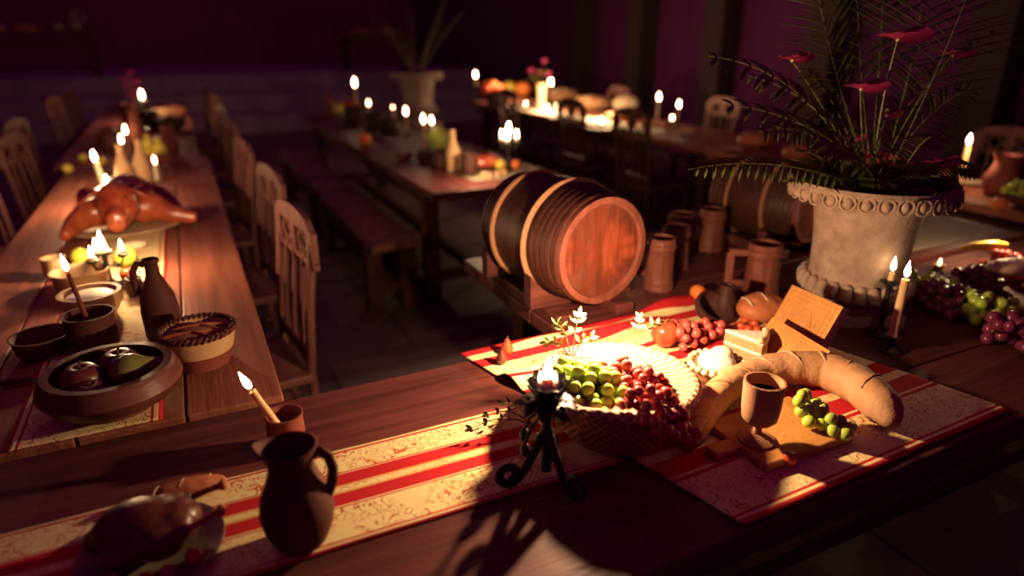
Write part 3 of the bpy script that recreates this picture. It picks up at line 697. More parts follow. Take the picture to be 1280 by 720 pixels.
for i, (px, py) in enumerate(((925, 415), (934, 419), (942, 412), (930, 408), (945, 420))):
    fruit('cherry', 'small dark cherry lying in front of the glazed loaf', 'cherry', onT(px, py, .006), .0125, 'apple_red', 'ball', group='cherries before the glazed loaf')
# pie on a plate and cake slice
pp = onT(893, 478, .010)
plate('round board under the cream topped pie', pp, .082, 'bowl_wood', name='serving_board', rim=.010, group=None)
pie = thing('cream_pie', 'small round pie heaped with bright whipped cream', 'pie', pp + Vector((0, 0, .007)))
m = MB(); m.lathe([(0, 0), (.045, 0), (.064, .030), (.060, .034), (.0, .028)], 40); m.obj('pie_crust', 'bread', pie)
m = MB()
for k in range(22): a = 2 * PI * k / 22; m.ball((.061 * math.cos(a), .061 * math.sin(a), .034), .0085, 8, 6)
m.obj('crimped_edge', 'cream', pie)
m = MB(); m.ball((0, 0, .036), (.045, .045, .022)); m.ball((.012, .01, .055), (.028, .024, .016)); m.ball((-.018, .004, .050), (.022, .02, .014)); blob(m, 'whipped_cream', 'whip', pie, .004, 4)
cp_ = onT(925, 447, .010)
ck = thing('cake_slice', 'tall slice of cake with crumbly pale top beside the cream pie', 'cake', cp_ , -.5)
def wedge(z0, z1, g=1.0, n=8):
    m = MB(); ps = [(-.045 * g, 0)] + [(-.045 * g + .105 * g * math.cos(a), .105 * g * math.sin(a)) for a in [(-.38 + .76 * i / n) for i in range(n + 1)]]
    k = len(ps); vs = [(x, y, z0) for x, y in ps] + [(x, y, z1) for x, y in ps]
    m.add(vs, [tuple(range(k))[::-1], tuple(range(k, 2 * k))] + [(i, (i + 1) % k, (i + 1) % k + k, i + k) for i in range(k)]); return m
wedge(0, .02).obj('sponge', 'crumb', ck, smooth=False, bevel=.002); wedge(.020, .028, 1.01).obj('cream_layer', 'whip', ck, smooth=False, bevel=.002)
wedge(.028, .050).obj('sponge', 'crumb', ck, smooth=False, bevel=.002); wedge(.050, .060, 1.02).obj('icing', 'whip', ck, smooth=False, bevel=.003)
m = MB()
for k in range(9): a = -.36 + .72 * k / 8; m.ball((-.045 + .098 * math.cos(a), .098 * math.sin(a), .062), .0085, 8, 6)
m.obj('piped_edge', 'cream', ck)
# leather books
def book(label, c, w_, h_, th, rz, lean):
    t = thing('book', label, 'book', c, rz, 'tan leather books', ry=lean)
    # local: y = width, z = height, x = thickness (cover faces -x)
    m = MB(); m.box((0, 0, h_ / 2), (.004, w_, h_)); m.box((th, 0, h_ / 2), (.004, w_, h_)); m.box((th / 2, w_ / 2 - .002, h_ / 2), (th + .004, .005, h_)); 
    m.obj('cover', 'wood_book', t, smooth=False, bevel=.0015)
    m = MB(); m.box((th / 2, -.003, h_ / 2), (th - .004, w_ - .008, h_ - .008)); m.obj('pages', 'paper', t, smooth=False)
    m = MB()
    for s in (.42, .34): 
        a = w_ * s; b = h_ * s
        pts = [(-.0022, -a, h_ / 2 - b), (-.0022, a, h_ / 2 - b), (-.0022, a, h_ / 2 + b), (-.0022, -a, h_ / 2 + b)]
        m.tube(pts, .0009, 4, closed=True)
    m.tube([(-.0022, .5 * w_ * .5 * math.cos(q), h_ / 2 + .25 * h_ * math.sin(q) * math.cos(2 * q)) for q in [2 * PI * i / 40 for i in range(40)]], .0009, 4, closed=True)
    m.obj('tooled_border', 'wood_book', t); return t
brz = math.radians(-22 + 0)
book('larger upright tan leather book leaning back against the stone urn', Vector((.700, 1.505, ZT + .012)), .165, .155, .026, math.radians(22), .50)
book('shorter tan leather book leaning in front of the larger one', Vector((.638, 1.415, ZT + .009)), .205, .10, .018, math.radians(16), .62)

# horseshoe loaf, board, goblet, grapes
pts2 = [(862, 556), (873, 530), (888, 505), (912, 482), (945, 467), (985, 460), (1030, 463), (1070, 480), (1100, 505), (1120, 535)]
rad2 = [.020, .027, .032, .034, .035, .039, .041, .043, .040, .024]
hl = thing('horseshoe_loaf', 'big horseshoe shaped scored loaf curving round the wooden goblet', 'bread', Vector((.58, 1.2, ZT + .006)))
cen = []
for (x, y), r in zip(pts2, rad2): p = A(x, y, ZT + .006 + r); cen.append(p - hl.location)
m = MB(); fine = []; fr = []
for i in range(len(cen) - 1):
    p0 = cen[max(0, i - 1)]; p1 = cen[i]; p2 = cen[i + 1]; p3 = cen[min(len(cen) - 1, i + 2)]
    for q in range(6):
        t_ = q / 6; fine.append(.5 * ((2 * p1) + (p2 - p0) * t_ + (2 * p0 - 5 * p1 + 4 * p2 - p3) * t_ ** 2 + (3 * p1 - p0 - 3 * p2 + p3) * t_ ** 3)); fr.append(rad2[i] * (1 - t_) + rad2[i + 1] * t_)
n_ = len(fine)
fr = [r * min(1, (min(i, n_ - 1 - i) + .6) / 3.5) ** .5 for i, r in enumerate(fr)]
fr = [r * (1 + .03 * math.sin(i * 1.7)) for i, r in enumerate(fr)]
m.tube(fine, fr, 20); m.v = [(x, y, z * 1.0) for x, y, z in m.v]; hm = m.obj('crust', 'bread', hl, auto=False)
for i in range(5, n_ - 5, 5):
    m = MB(); c = fine[i]; r = fr[i]; tdir = (fine[i + 1] - fine[i - 1]).normalized(); sd = tdir.cross(Vector((0, 0, 1))).normalized()
    m.tube([c + (sd * math.sin(a) + Vector((0, 0, 1)) * math.cos(a)) * r * 1.0 + tdir * a * .018 for a in (-.95, -.5, 0, .5, .95)], [.001, .003, .004, .003, .001], 6)
    m.obj('score', 'bread', hl)
bd = thing('cutting_board', 'small wooden board under the goblet inside the horseshoe loaf', 'cutting board', Vector((.535, 1.125, ZT + .0065)), ROT)
m = MB(); m.box((0, 0, .009), (.235, .165, .018)); m.obj('board', 'wood_book', bd, smooth=False, bevel=.004)
m = MB(); m.box((-.145, 0, .009), (.06, .035, .016)); m.obj('handle', 'wood_book', bd, smooth=False, bevel=.004)
gp_ = A(945, 549, ZT + .025); gp_.z = ZT + .0248
g = .036
pot('goblet', 'wooden goblet with dark inside standing in front of the horseshoe loaf', 'goblet', gp_, [(0, 0), (.034, 0), (.035, .004), (.024, .010), (.009, .016), (.007, .030), (.010, .034), (.024, .040), (.033, .050), (.036, .075), (.037, .105), (.038, .128), (.034, .128), (.033, .075), (.028, .052), (0, .048)], 'rope', 36, liquid=(.0335, .104))
bunch('small bunch of green grapes hanging at the inner edge of the horseshoe loaf', A(1030, 520, .80) - Vector((0, 0, .030)), -.7, 22, .10, .075, .035, .0128, 'grape_green', seed=22, drape=lambda x, y: .02 * max(0, -x / .05))
fruit('plum', 'small plum on the cloth below the cutting board', 'plum', onT(985, 585, .007), .014, 'apple_red', 'ball')

# ------------------------------------------------------------------ urn planter
def urn(label, loc, s=1.0, tall=True, dim=False):
    t = thing('urn_planter', label, 'potted plant', loc, 0, 'stone urns with ferns')
    m = MB(); m.box((0, 0, .014 * s), (.19 * s, .19 * s, .028 * s))
    m.lathe([(a * s, b * s) for a, b in ((0, .028), (.085, .028), (.088, .04), (.075, .052), (.10, .062), (.125, .070), (.128, .078), (.122, .10), (.112, .112), (.110, .125), (.112, .18), (.117, .24), (.125, .288), (.14, .305), (.165, .315), (.182, .328), (.188, .342), (.184, .352), (.170, .350), (.150, .338), (.118, .325), (.105, .30), (0, .29))], 64)
    u_ = m.obj('urn_body', 'stone', t, auto=False)
    u_.data.set_sharp_from_angle(angle=math.radians(40))
    m = MB()
    for k in range(26):
        a = 2 * PI * k / 26; m.ball((.122 * s * math.cos(a), .122 * s * math.sin(a), .092 * s), (.016 * s, .016 * s, .024 * s), 10, 8)
    m.obj('bead_ring', 'stone', t)
    m = MB()
    for k in range(30):
        a = 2 * PI * k / 30; c = Vector((.180 * s * math.cos(a), .180 * s * math.sin(a), .326 * s)); m.ball(c, (.012 * s, .012 * s, .015 * s), 8, 6)
        rd = Vector((math.cos(a), math.sin(a), .0)); tg = Vector((-math.sin(a), math.cos(a), 0))
        m.tube([c + rd * .006 * s + (tg * math.sin(q) * .017 + Vector((0, 0, 1)) * (-math.cos(q)) * .018) * s for q in [-2.6 + 5.2 * i / 12 for i in range(13)]], .003 * s, 5)
    m.obj('egg_moulding', 'stone', t)
    m = MB(); m.lathe([(0, .31 * s), (.112 * s, .305 * s), (.113 * s, .295 * s), (0, .295 * s)], 24); m.obj('soil', 'soil', t)
    return t
def frond(m, st, p0, d, L, droop, lf=.06, n=22, width=.012, curl=.2, start=.25, rr=.0022):
    d = Vector(d).normalized(); p = Vector(p0); pts = [p.copy()]; ds = []
    k = 26
    for i in range(k):
        d = (d + Vector((0, 0, -droop / k)) * (1 + i / k)).normalized(); p = p + d * L / k; pts.append(p.copy()); ds.append(d.copy())
    st.tube(pts, [rr * (1 - .75 * i / k) for i in range(k + 1)], 5)
    for i in range(n):
        q = start + (1 - start) * i / n; j = min(k - 1, int(q * k)); dd = ds[j]; sd = dd.cross(Vector((0, 0, 1)))
        if sd.length < .1: sd = dd.cross(Vector((0, 1, 0)))
        sd.normalize(); ln = lf * math.sin(PI * (.15 + .80 * (q - start) / (1 - start))) ** .7
        for s in (-1, 1): m.leaf(pts[j], sd * s + dd * .55 + Vector((0, 0, R.uniform(-.05, .15))), (0, 0, 1), ln, width, curl)
up = A(1059, 391); up.z = ZT
ur = urn('big pale stone urn planted with ferns and dark red flowers, standing behind the leather books', up, 1.12)
rimz = .335
def pix(px, py, Y):     # local point seen at a photo position and at ground distance Y
    dv = (py - 360); ray = Vector(((px - 640), F * CP - dv * SP, -(F * SP + dv * CP))); k = Y / ray.y
    return Vector((0, 0, CZ)) + ray * k - up
def arc_frond(m, st, a, b, lift, lf, n, width, rr=.002, start=.2, curl=.2, side_ref=None):
    a = Vector(a); b = Vector(b); c = (a + b) / 2 + Vector(lift); k = 26
    pts = [(1 - q) ** 2 * a + 2 * q * (1 - q) * c + q * q * b for q in [i / k for i in range(k + 1)]]
    st.tube(pts, [rr * (1 - .7 * i / k) for i in range(k + 1)], 5)
    for i in range(n):
        q = start + (1 - start) * (i + .5) / n; j = min(k - 1, int(q * k)); dd = (pts[j + 1] - pts[j]).normalized()
        sd = dd.cross(Vector(side_ref) if side_ref else Vector((0, -.55, .83)))
        if sd.length < .1: sd = dd.cross(Vector((0, 1, 0)))
        sd.normalize(); ln = lf * math.sin(PI * (.18 + .75 * (q - start) / (1 - start))) ** .6
        for s in (-1, 1): m.leaf(pts[j], sd * s + dd * .7 + Vector((0, 0, -.1)), (0, -.3, 1), ln * R.uniform(.85, 1.1), width, curl)
yc = up.y
root = Vector((0, 0, rimz))
F1 = [  # (tip px, tip py, tip distance, lift, leaf length, count, width)
    (860, 212, yc - .25, (.0, 0, .10), .060, 26, .010), (885, 70, yc - .1, (.05, 0, .16), .075, 12, .013),
    (905, 130, yc - .15, (.05, 0, .10), .075, 12, .014), (950, 165, yc - .2, (0, 0, .14), .07, 12, .012), (935, 95, yc + .1, (.03, 0, .12), .07, 14, .012),
    (1250, 40, yc + .1, (-.08, 0, .10), .07, 14, .012), (1215, 110, yc - .05, (-.02, 0, .10), .07, 14, .012), (1225, 215, yc - .1, (0, 0, .10), .055, 22, .010),
    (1150, 60, yc + .1, (0, 0, .05), .08, 14, .012), (1010, 90, yc + .05, (.05, 0, .05), .07, 14, .012), (1180, 170, yc - .25, (0, 0, .12), .06, 20, .010), (1020, 190, yc - .3, (0, 0, .12), .055, 22, .010)]
for i, (px, py, Y, lf_, ll, n, wd) in enumerate(F1):
    m = MB(); st = MB(); arc_frond(m, st, root + Vector((R.uniform(-.04, .04), R.uniform(-.04, .04), 0)), pix(px, py, Y), lf_, ll, n, wd)
    m.v += [] ; o = m.obj('fern_frond', 'leaf', ur); st.obj('rachis', 'leaf', o)
# tall palm fronds rising out of the frame
for (px, py, lift) in ((1070, -60, (-.02, 0, .0)), (1110, -90, (.0, 0, .0)), (1160, -40, (.03, 0, .0)), (1020, -20, (-.04, 0, .03)), (1215, -20, (.02, 0, 0))):
    m = MB(); st = MB(); arc_frond(m, st, root + Vector((R.uniform(-.03, .03), R.uniform(-.03, .03), 0)), pix(px, py, yc + R.uniform(-.1, .15)), lift, .19, 11, .012, .003, .5, .1)
    o = m.obj('palm_frond', 'leaf', ur); st.obj('rachis', 'leaf', o)
# dense low fern skirt
for grp in range(3):
    m = MB(); st = MB()
    for k in range(9):
        a = 2 * PI * (k + grp / 3) / 9 + R.uniform(-.2, .2); frond(m, st, root + Vector((.03 * math.cos(a), .03 * math.sin(a), 0)), (math.cos(a), math.sin(a), 1.3 - .30 * grp + R.uniform(-.1, .3)), .19 + .05 * R.random(), .8, .05, 18, .011)
    o = m.obj('fern_clump', 'leaf', ur); st.obj('rachis', 'stem', o)
# broad leaves over the rim
m = MB()
for k in range(16):
    a = 2 * PI * k / 16 + R.uniform(-.1, .1); m.leaf(root + Vector((.09 * math.cos(a), .09 * math.sin(a), .0)), (math.cos(a), math.sin(a), .7), (0, 0, 1), .11, .045, .3, 6)
m.obj('broad_leaves', 'leaf', ur)
def flower(px, py, Y, s=1.0, tw=0):
    tip = pix(px, py, Y); st = MB(); mid_ = (tip + root) / 2 + Vector((R.uniform(-.03, .03), 0, .05))
    pts = [(1 - q) ** 2 * root + 2 * q * (1 - q) * mid_ + q * q * tip for q in [i / 10 for i in range(11)]]
    f = MB()
    for k in range(5):
        a = 2 * PI * k / 5 + tw; f.leaf(tip, Vector((math.cos(a), math.sin(a) * .6, .35)), (0, 0, 1), .042 * s, .032 * s, .15, 5)
    f.leaf(tip, Vector((1, -.3, .25)), (0, -1, .6), .065 * s, .035 * s, .1, 6)
    o = f.obj('flower', 'petal', ur); st.tube(pts, .0022, 5); st.obj('flower_stem', 'leaf', o)
    c = MB(); c.ball(tip + Vector((0, 0, .008)), (.006, .006, .012)); c.obj('flower_centre', 'leaf_pale', o)
flower(1122, 50, yc - .05, 1.3, .3); flower(990, 76, yc, .9, 1); flower(1076, 112, yc - .05, 1.1, .5); flower(1190, 70, yc, .9, 2); flower(1108, 145, yc + .05, .7, 1.4)
flower(1060, 175, yc + .1, .8); flower(1168, 205, yc - .1, 1.0, .9)

# candles right of the urn
c1 = AB(1097, 424, .03); candlestick('black iron candlestick right of the stone urn', Vector((c1.x, c1.y, ZT)), .16, .032)
candle('short candle on the black candlestick right of the urn', Vector((c1.x, c1.y, ZT + .1485)), .03, .009, .95, 'dim')
c2 = AB(1111, 442, .02); candlestick('low iron candle foot under the beeswax candle right of the urn', Vector((c2.x, c2.y, ZT)), .045, .03)
candle('tall tapering beeswax candle right of the urn', Vector((c2.x, c2.y, ZT + .0405)), .155, .012, 1.0, 'mid', wax='wax')

# fruit heap at the right of the foreground table
rt = [(1165, 372, 'grape_green', 30, 'green grapes at the left end of the right fruit heap', .4), (1195, 388, 'grape_purple', 60, 'large purple grape bunch in the middle of the right fruit heap', .2),
      (1225, 362, 'grape_purple', 45, 'purple grapes behind the pale cake at right', .6), (1248, 404, 'grape_green', 44, 'glossy green grapes at the right edge of the picture', -.3), (1272, 345, 'grape_red', 36, 'red grapes at the top of the right fruit heap', .2), (1276, 430, 'grape_purple', 30, 'purple grapes in the lowest part of the right fruit heap', .3)]
for i, (px, py, mt, n, lab, rz) in enumerate(rt):
    p = A(px, py); bunch(lab, Vector((p.x, p.y, ZT + .001)), rz, n, .19, .15, .075, .0155, mt, seed=40 + i)
p = A(1262, 372); loaf('pale bread split open at the right edge of the picture', Vector((p.x, p.y, ZT + .08)), .20, .10, .05, .1, 'cream', 3)
p = A(1228, 338); m = thing('banana', 'yellow curved banana lying over the right fruit heap', 'banana', Vector((p.x, p.y, ZT + .075)), .1)
b = MB(); b.tube([(-.085, .02, .0), (-.06, 0, .012), (-.02, -.012, .018), (.02, -.012, .018), (.06, 0, .012), (.09, .022, 0)], [.006, .014, .018, .018, .013, .005], 10); b.obj('peel', 'lemon', m)
def tealight(label, loc, s=1.0, mat='dim', group='tea lights'):
    t = thing('tea_light', label, 'tea light', loc, 0, group)
    m = MB(); m.lathe([(0, 0), (.018 * s, 0), (.019 * s, .014 * s), (.017 * s, .014 * s), (.016 * s, .010 * s), (0, .010 * s)], 18); m.obj('cup', 'brass', t)
    flame(t, (0, 0, .0105 * s), .6 * s, mat); return t
p = A(1173, 336); tealight('tea light left of the purple grapes on the foreground table', Vector((p.x, p.y, ZT + .003)), 1)
p = A(1240, 316); tealight('tea light behind the banana at right', Vector((p.x, p.y, ZT + .003)), 1)

# ------------------------------------------------------------------ left table
LT = .0035
def onL(px, py, dz=LT): p = A(px, py); return Vector((p.x, p.y, ZT + dz))
fb = onL(147, 508); 
pot('fruit_bowl', 'thick turned wooden bowl of dark fruit at the near end of the left table', 'bowl', fb, bowlprof(.140, .095, .016, .55, .12), 'bowl_wood', 48)
for i, (dx, dy, r, mt, kd, lab, dz) in enumerate(((-.055, -.01, .044, 'apple_dark', 'apple', 'dark apple at the left of the wooden fruit bowl', .022), (-.01, .055, .044, 'apple_dark', 'apple', 'dark apple at the back of the wooden fruit bowl', .024),
      (-.01, -.055, .036, 'apple_dark', 'apple', 'dark apple at the front of the wooden fruit bowl', .02))):
    fruit('apple', lab, 'apple', fb + Vector((dx, dy, dz)), r, mt, kd, group='apples in the wooden bowl')
pr_ = fruit('pear', 'glossy olive green pear at the right of the wooden fruit bowl', 'pear', fb + Vector((.09, .015, .066)), .040, 'pear', 'pear', tilt=(0, -1.45), rz=-2.9)
pr_.location = fb + Vector((.012, .020, .075)); pr_.rotation_euler = (0, 1.5, .5)
pr_.location = fb + Vector((-.005, .005, .068))
bb = onL(253, 452, .0005)
bo = thing('bread_pot', 'two tone clay pot filled with a lattice crusted pie', 'pie pot', bb)
m = MB(); m.lathe([(0, 0), (.066, 0), (.074, .035), (.078, .04), (.0, .04)], 40); m.obj('base', 'clay_red', bo)
m = MB(); m.lathe([(.0, .038), (.078, .038), (.086, .075), (.088, .088), (.080, .088), (.074, .07), (0, .07)], 40); m.obj('band', 'clay_pale', bo)
m = MB()
for ph in (0, PI): m.tube([((.085 + .004 * math.cos(a * 20 + ph)) * math.cos(a), (.085 + .004 * math.cos(a * 20 + ph)) * math.sin(a), .089 + .004 * math.sin(a * 20 + ph)) for a in [2 * PI * i / 200 for i in range(200)]], .0045, 5, closed=True)
m.obj('plaited_rim', 'clay', bo)
m = MB(); m.ball((0, 0, .07), (.076, .076, .020), 30, 12); m.obj('pie_top', 'bread', bo)
m = MB()
for k in range(2):
    for q in (-1.0, 1.0): m.tube([(x, q * .022 + (k * 2 - 1) * .3 * x, .074 + .018 * math.sqrt(max(0, 1 - (x / .075) ** 2 - .1))) for x in (-.06, -.03, 0, .03, .06)], .004, 6)
m.obj('lattice', 'bread_red', bo)
bt = onL(207, 420, 0)
pot('flagon', 'dark clay flagon with narrow neck beside the lattice pie pot', 'flagon', bt, [(0, 0), (.042, 0), (.045, .01), (.046, .08), (.042, .12), (.026, .155), (.017, .18), (.016, .205), (.021, .212), (.020, .220), (.014, .220), (.012, .18), (0, .17)], 'clay', 30, handle=[(-.016, 0, .205), (-.032, 0, .21), (-.044, 0, .19), (-.046, 0, .16), (-.040, 0, .128)], hr=.006, rz=.4)
pot('pot', 'dark round clay pot holding the thin candle on the left table', 'pot', AB(124, 448, .055), potprof(.058, .105, .006, .96, .8), 'clay', 32)
p = AB(124, 448, .055); candle('thin candle standing up from the dark clay pot on the left table', Vector((p.x + .004, p.y, ZT + .0105)), .205, .0065, 1.1, 'dim', tilt=(.05, -.10), wax='clay_red')
p = AB(122, 408, .08); pot('pie_dish', 'pale rimmed clay dish of bright creamy filling', 'pie dish', p + Vector((0, 0, LT)), bowlprof(.080, .075, .010, .7, 0), 'clay_pale', 40)
d_ = MB(); d_.ball((0, 0, 0), (.066, .066, .016), 30, 10); o = thing('cream_filling', 'smooth pale filling inside the pale rimmed dish on the left table', 'pudding', p + Vector((0, 0, .058 + LT))); d_.obj('filling', 'whip', o)
for (px, yb, r, h, mt, nk, lab) in ((108, 372, .078, .07, 'clay_pale', 1.0, 'wide empty clay pot with pale rim behind the creamy dish'), (73, 352, .036, .075, 'clay_pale', .95, 'small pale rimmed cup left of the iron candle stand'),
                                     (60, 452, .062, .052, 'clay', 1.05, 'low brown clay bowl beside the fruit bowl, left of the candle pot')):
    pot('pot', lab, 'pot', AB(px, yb, r), potprof(r, h, .006, nk, .75), mt, 32, group='clay pots on the left table')
kn = thing('table_knife', 'wooden handled knife lying on the damask runner in front of the low brown bowl', 'knife', onL(48, 478, .0045), .35)
m = MB(); m.box((.05, 0, .002), (.12, .018, .002)); m.obj('blade', 'silver', kn, smooth=False); m = MB(); m.tube([(-.09, 0, .006), (-.05, 0, .007), (-.01, 0, .006)], [.007, .008, .006], 8); m.obj('handle', 'bowl_wood', kn)
for (px, py, r, lab) in ((104, 336, .034, 'bright lime behind the wide clay pot'), (160, 336, .036, 'bright lime right of the iron candle stand')):
    fruit('lime', lab, 'lime', AB(px, py, r * .5) + Vector((0, 0, LT)), r, 'lime', 'ball', group='limes on the left table')
fruit('apple', 'small red apple in front of the right lime', 'apple', AB(160, 352, .01) + Vector((0, 0, LT)), .022, 'apple_red')
p = onL(165, 313); loaf('pale bread roll in front of the piglet trotter', p, .11, .045, .035, .7, 'cream', 3)
p = onL(150, 345); cu = thing('small_jug', 'little dark jug touching the flagon', 'jug', AB(172, 372, .02)); m = MB(); m.lathe(potprof(.028, .06, .004, .8), 24); m.obj('body', 'clay_dark', cu); m = MB(); m.tube([(-.024, 0, .052), (-.04, 0, .045), (-.04, 0, .025), (-.027, 0, .018)], .004, 8); m.obj('handle', 'clay_dark', cu)
# iron candle stand on left table
def iron_stand(label, loc, h, s=1.0, group='black iron candle stands', arms=3):
    t = thing('iron_candle_stand', label, 'candle stand', loc, .4, group)
    m = MB(); m.lathe([(0, 0), (.045 * s, 0), (.045 * s, .006), (.02 * s, .014), (.009 * s, .03), (.008 * s, h * .5), (.013 * s, h * .55), (.008 * s, h * .6), (.008 * s, h * .9), (.024 * s, h * .93), (.026 * s, h), (.022 * s, h), (0, h * .95)], 18); m.obj('stem', 'iron', t)
    for k in range(arms):
        a = 2 * PI * k / arms; c, q = math.cos(a), math.sin(a); m = MB()
        m.tube([(0, 0, h * .62), (.02 * c * s, .02 * q * s, h * .56), (.045 * c * s, .045 * q * s, h * .62), (.052 * c * s, .052 * q * s, h * .78)], .004 * s, 6)
        m.lathe([(0, 0), (.012 * s, .001), (.021 * s, .014 * s), (.019 * s, .015 * s), (0, .006)], 14, Matrix.Translation((.052 * c * s, .052 * q * s, h * .78))); m.obj('arm', 'iron', t)
    return t
isl = AB(140, 362, .035); h_ = .12; iron_stand('black iron candle stand with three arms between the limes', isl, h_)
melted('highest of the melting candles in the left table stand', isl + Vector((0, 0, h_ * .955)), 1.0, ('high', 'mid'), fs=1.3)
for k in range(3):
    a = 2 * PI * k / 3 + .4; melted('melting candle on a side arm of the left table stand', isl + Vector((.052 * math.cos(a), .052 * math.sin(a), h_ * .78 + .009)), .75, ('mid',), fs=.9, group='side arm candles of the left table stand')

# roast piglet
pgl = onL(152, 290); plc = pgl + Vector((-.03, .10, 0))
plate('wide pale platter under the roast piglet', plc, .24, 'cream', name='platter', group=None)
pg = thing('roast_piglet', 'glazed roast piglet lying splayed on its platter, snout toward the viewer', 'roast piglet', plc + Vector((0, 0, .006)), math.radians(-66)); pg.scale = (1.25, 1.2, 1.5)
m = MB()                     # local +x = snout direction
m.ball((-.10, 0, .062), (.15, .085, .062), 24, 14); m.ball((.02, 0, .064), (.085, .075, .060), 20, 12); m.ball((-.2, 0, .06), (.075, .078, .055), 20, 12)
m.ball((.12, 0, .080), (.074, .064, .062), 20, 12); m.tube([(.14, 0, .062), (.19, 0, .052), (.218, 0, .050)], [.048, .034, .031], 14); m.ball((.11, .0, .045), (.05, .045, .035))
m.tube([(.03, -.05, .048), (.05, -.11, .044), (.10, -.145, .028), (.15, -.155, .020), (.185, -.16, .017)], [.046, .040, .028, .020, .016], 12)
m.tube([(.03, .05, .048), (.04, .11, .046), (.075, .155, .030), (.09, .20, .022), (.10, .235, .018)], [.046, .042, .030, .021, .017], 12)
m.tube([(-.20, -.05, .05), (-.16, -.12, .035), (-.10, -.16, .02), (-.06, -.17, .018)], [.045, .034, .022, .014], 12)
m.tube([(-.20, .05, .05), (-.16, .12, .035), (-.10, .16, .02), (-.06, .17, .018)], [.045, .034, .022, .014], 12)
blob(m, 'body', 'roast', pg, .006, 6)
for s in (-1, 1):
    e = MB(); e.leaf((.10, s * .048, .112), (.75, s * .8, .10), (0, 0, 1), .080, .070, .30, 6); o = e.obj('ear', 'roast', pg); q = o.modifiers.new('t', 'SOLIDIFY'); q.thickness = .006
    e = MB(); e.ball((.172, s * .036, .106), .0045, 8, 6); e.obj('eye', 'iron', pg)
    e = MB(); e.ball((.243, s * .010, .054), (.003, .0028, .004), 8, 6); e.obj('nostril', 'iron', pg)
e = MB(); e.lathe([(0, 0), (.028, 0), (.027, .004), (.020, .008), (0, .009)], 20, Matrix.Translation((.233, 0, .052)) @ Matrix.Rotation(PI / 2, 4, 'Y')); e.obj('snout', 'roast', pg)
e = MB(); e.tube([(-.27, 0, .08), (-.285, .01, .09), (-.29, 0, .105), (-.28, -.01, .10)], .005, 6); e.obj('tail', 'roast', pg)
# behind the piglet
p = onL(142, 238); plate('bright shallow dish just behind the piglet', p + Vector((0, 0.06, .0)), .10, 'clay_pale', name='dish', group=None)
candle('thick bright candle left of the two yellow bottles', AB(130, 232, .02), .13, .017, 1.3, 'high', tilt=(0, -.12), wax='wax_white')
candle('short candle right of the two yellow bottles', AB(198, 226, .02), .09, .017, 1.0, 'mid', wax='wax_white')
def bottle(label, loc, s, mat, group='clay bottles'):
    return pot('bottle', label, 'bottle', loc, [(a * s, b * s) for a, b in ((0, 0), (.038, 0), (.042, .01), (.044, .07), (.040, .12), (.026, .16), (.015, .19), (.014, .225), (.018, .23), (.017, .238), (.011, .238), (.010, .19), (0, .18))], mat, 24, group=group)
bottle('left of the two yellow bottles behind the piglet', AB(160, 238, .04), 1.0, 'clay_pale')
bottle('right of the two yellow bottles behind the piglet', AB(183, 234, .04), 1.05, 'clay_pale')
p = A(157, 238)
for (px, py, z, lab, mt) in ((157, 166, .90, 'upper flame of the pair on thin stems on the left table', 'mid'), (152, 178, .88, 'lower flame of the pair on thin stems on the left table', 'mid')):
    q = A(px, py, z); candle(lab, Vector((q.x, q.y, ZT)), z - ZT - .01, .010, 1.35, mt)
for i, (px, py, z, lab) in enumerate(((172, 176, .88, 'yellow pear topmost in the clay bowl of pears'), (184, 186, .85, 'yellow pear right in the clay bowl of pears'), (193, 196, .83, 'yellow pear lowest in the clay bowl of pears'))):
    pass
yb_ = AB(190, 214, .10) + Vector((.0, .05, 0))
pot('bowl', 'clay bowl of yellow pears behind the yellow bottles', 'bowl', yb_, bowlprof(.10, .09), 'clay_red')
for i, (dx, dy, dz) in enumerate(((-.04, 0, .05), (.035, .03, .05), (.03, -.04, .05), (-.02, 0, .11), (.05, -.01, .09))):
    fruit('pear', 'yellow pear heaped in the clay bowl on the left table', 'pear', yb_ + Vector((dx, dy, dz)), .036, 'lemon', 'pear', group='yellow pears in the clay bowl')
melted('low melting candle left of the shallow dish behind the piglet', AB(136, 240, .03) + Vector((0, 0, LT)), 1.4, ('high',), fs=1.3)
melted('low melting candle right of the shallow dish behind the piglet', AB(150, 238, .03) + Vector((0, 0, LT)), 1.3, ('mid',), fs=1.2)
# far part of the left row
def on(u, v, dz=.0): return UV(u, v, ZT + dz)
pot('vase', 'tall red clay vase in the far part of the left row', 'vase', on(-.32, 5.4), [(a * 1.2, b * 1.3) for a, b in ((0, 0), (.05, 0), (.06, .06), (.045, .14), (.025, .19), (.035, .22), (.03, .22), (0, .19))], 'clay_red')
pot('vase', 'stout brown vase right of the tall red vase', 'vase', on(-.12, 5.2), potprof(.06, .20, .006, .7), 'clay_red')
pot('pot', 'brown pot left of the tall red vase', 'pot', on(-.5, 5.5), potprof(.08, .13), 'clay')
for i, (u, v, r) in enumerate(((-.60, 5.9, .05), (-.56, 6.15, .05), (-.38, 5.9, .05), (-.30, 6.05, .055))):
    fruit('pomegranate', 'red pomegranate on the far part of the left row', 'pomegranate', on(u, v), r, 'apple_red', group='pomegranates on the left row')
for i, (u, v) in enumerate(((-.5, 4.9), (-.62, 5.1), (-.66, 4.7))):
    fruit('lemon', 'lemon lying on the left row beyond the piglet', 'lemon', on(u, v, .03), .03, 'lemon', 'lemon', group='lemons on the left row', tilt=(1.5, 0))
q = on(-.34, 7.5); iron_stand('iron candle stand at the far end of the left row', q, .20, 1.2)
melted('big flame on the stand at the far end of the left row', q + Vector((0, 0, .19)), 1.4, ('high',), fs=1.9)
loaf('golden loaf beside the stand at the far end of the left row', on(-.20, 7.35), .34, .2, .14, .3, 'bread', 3)
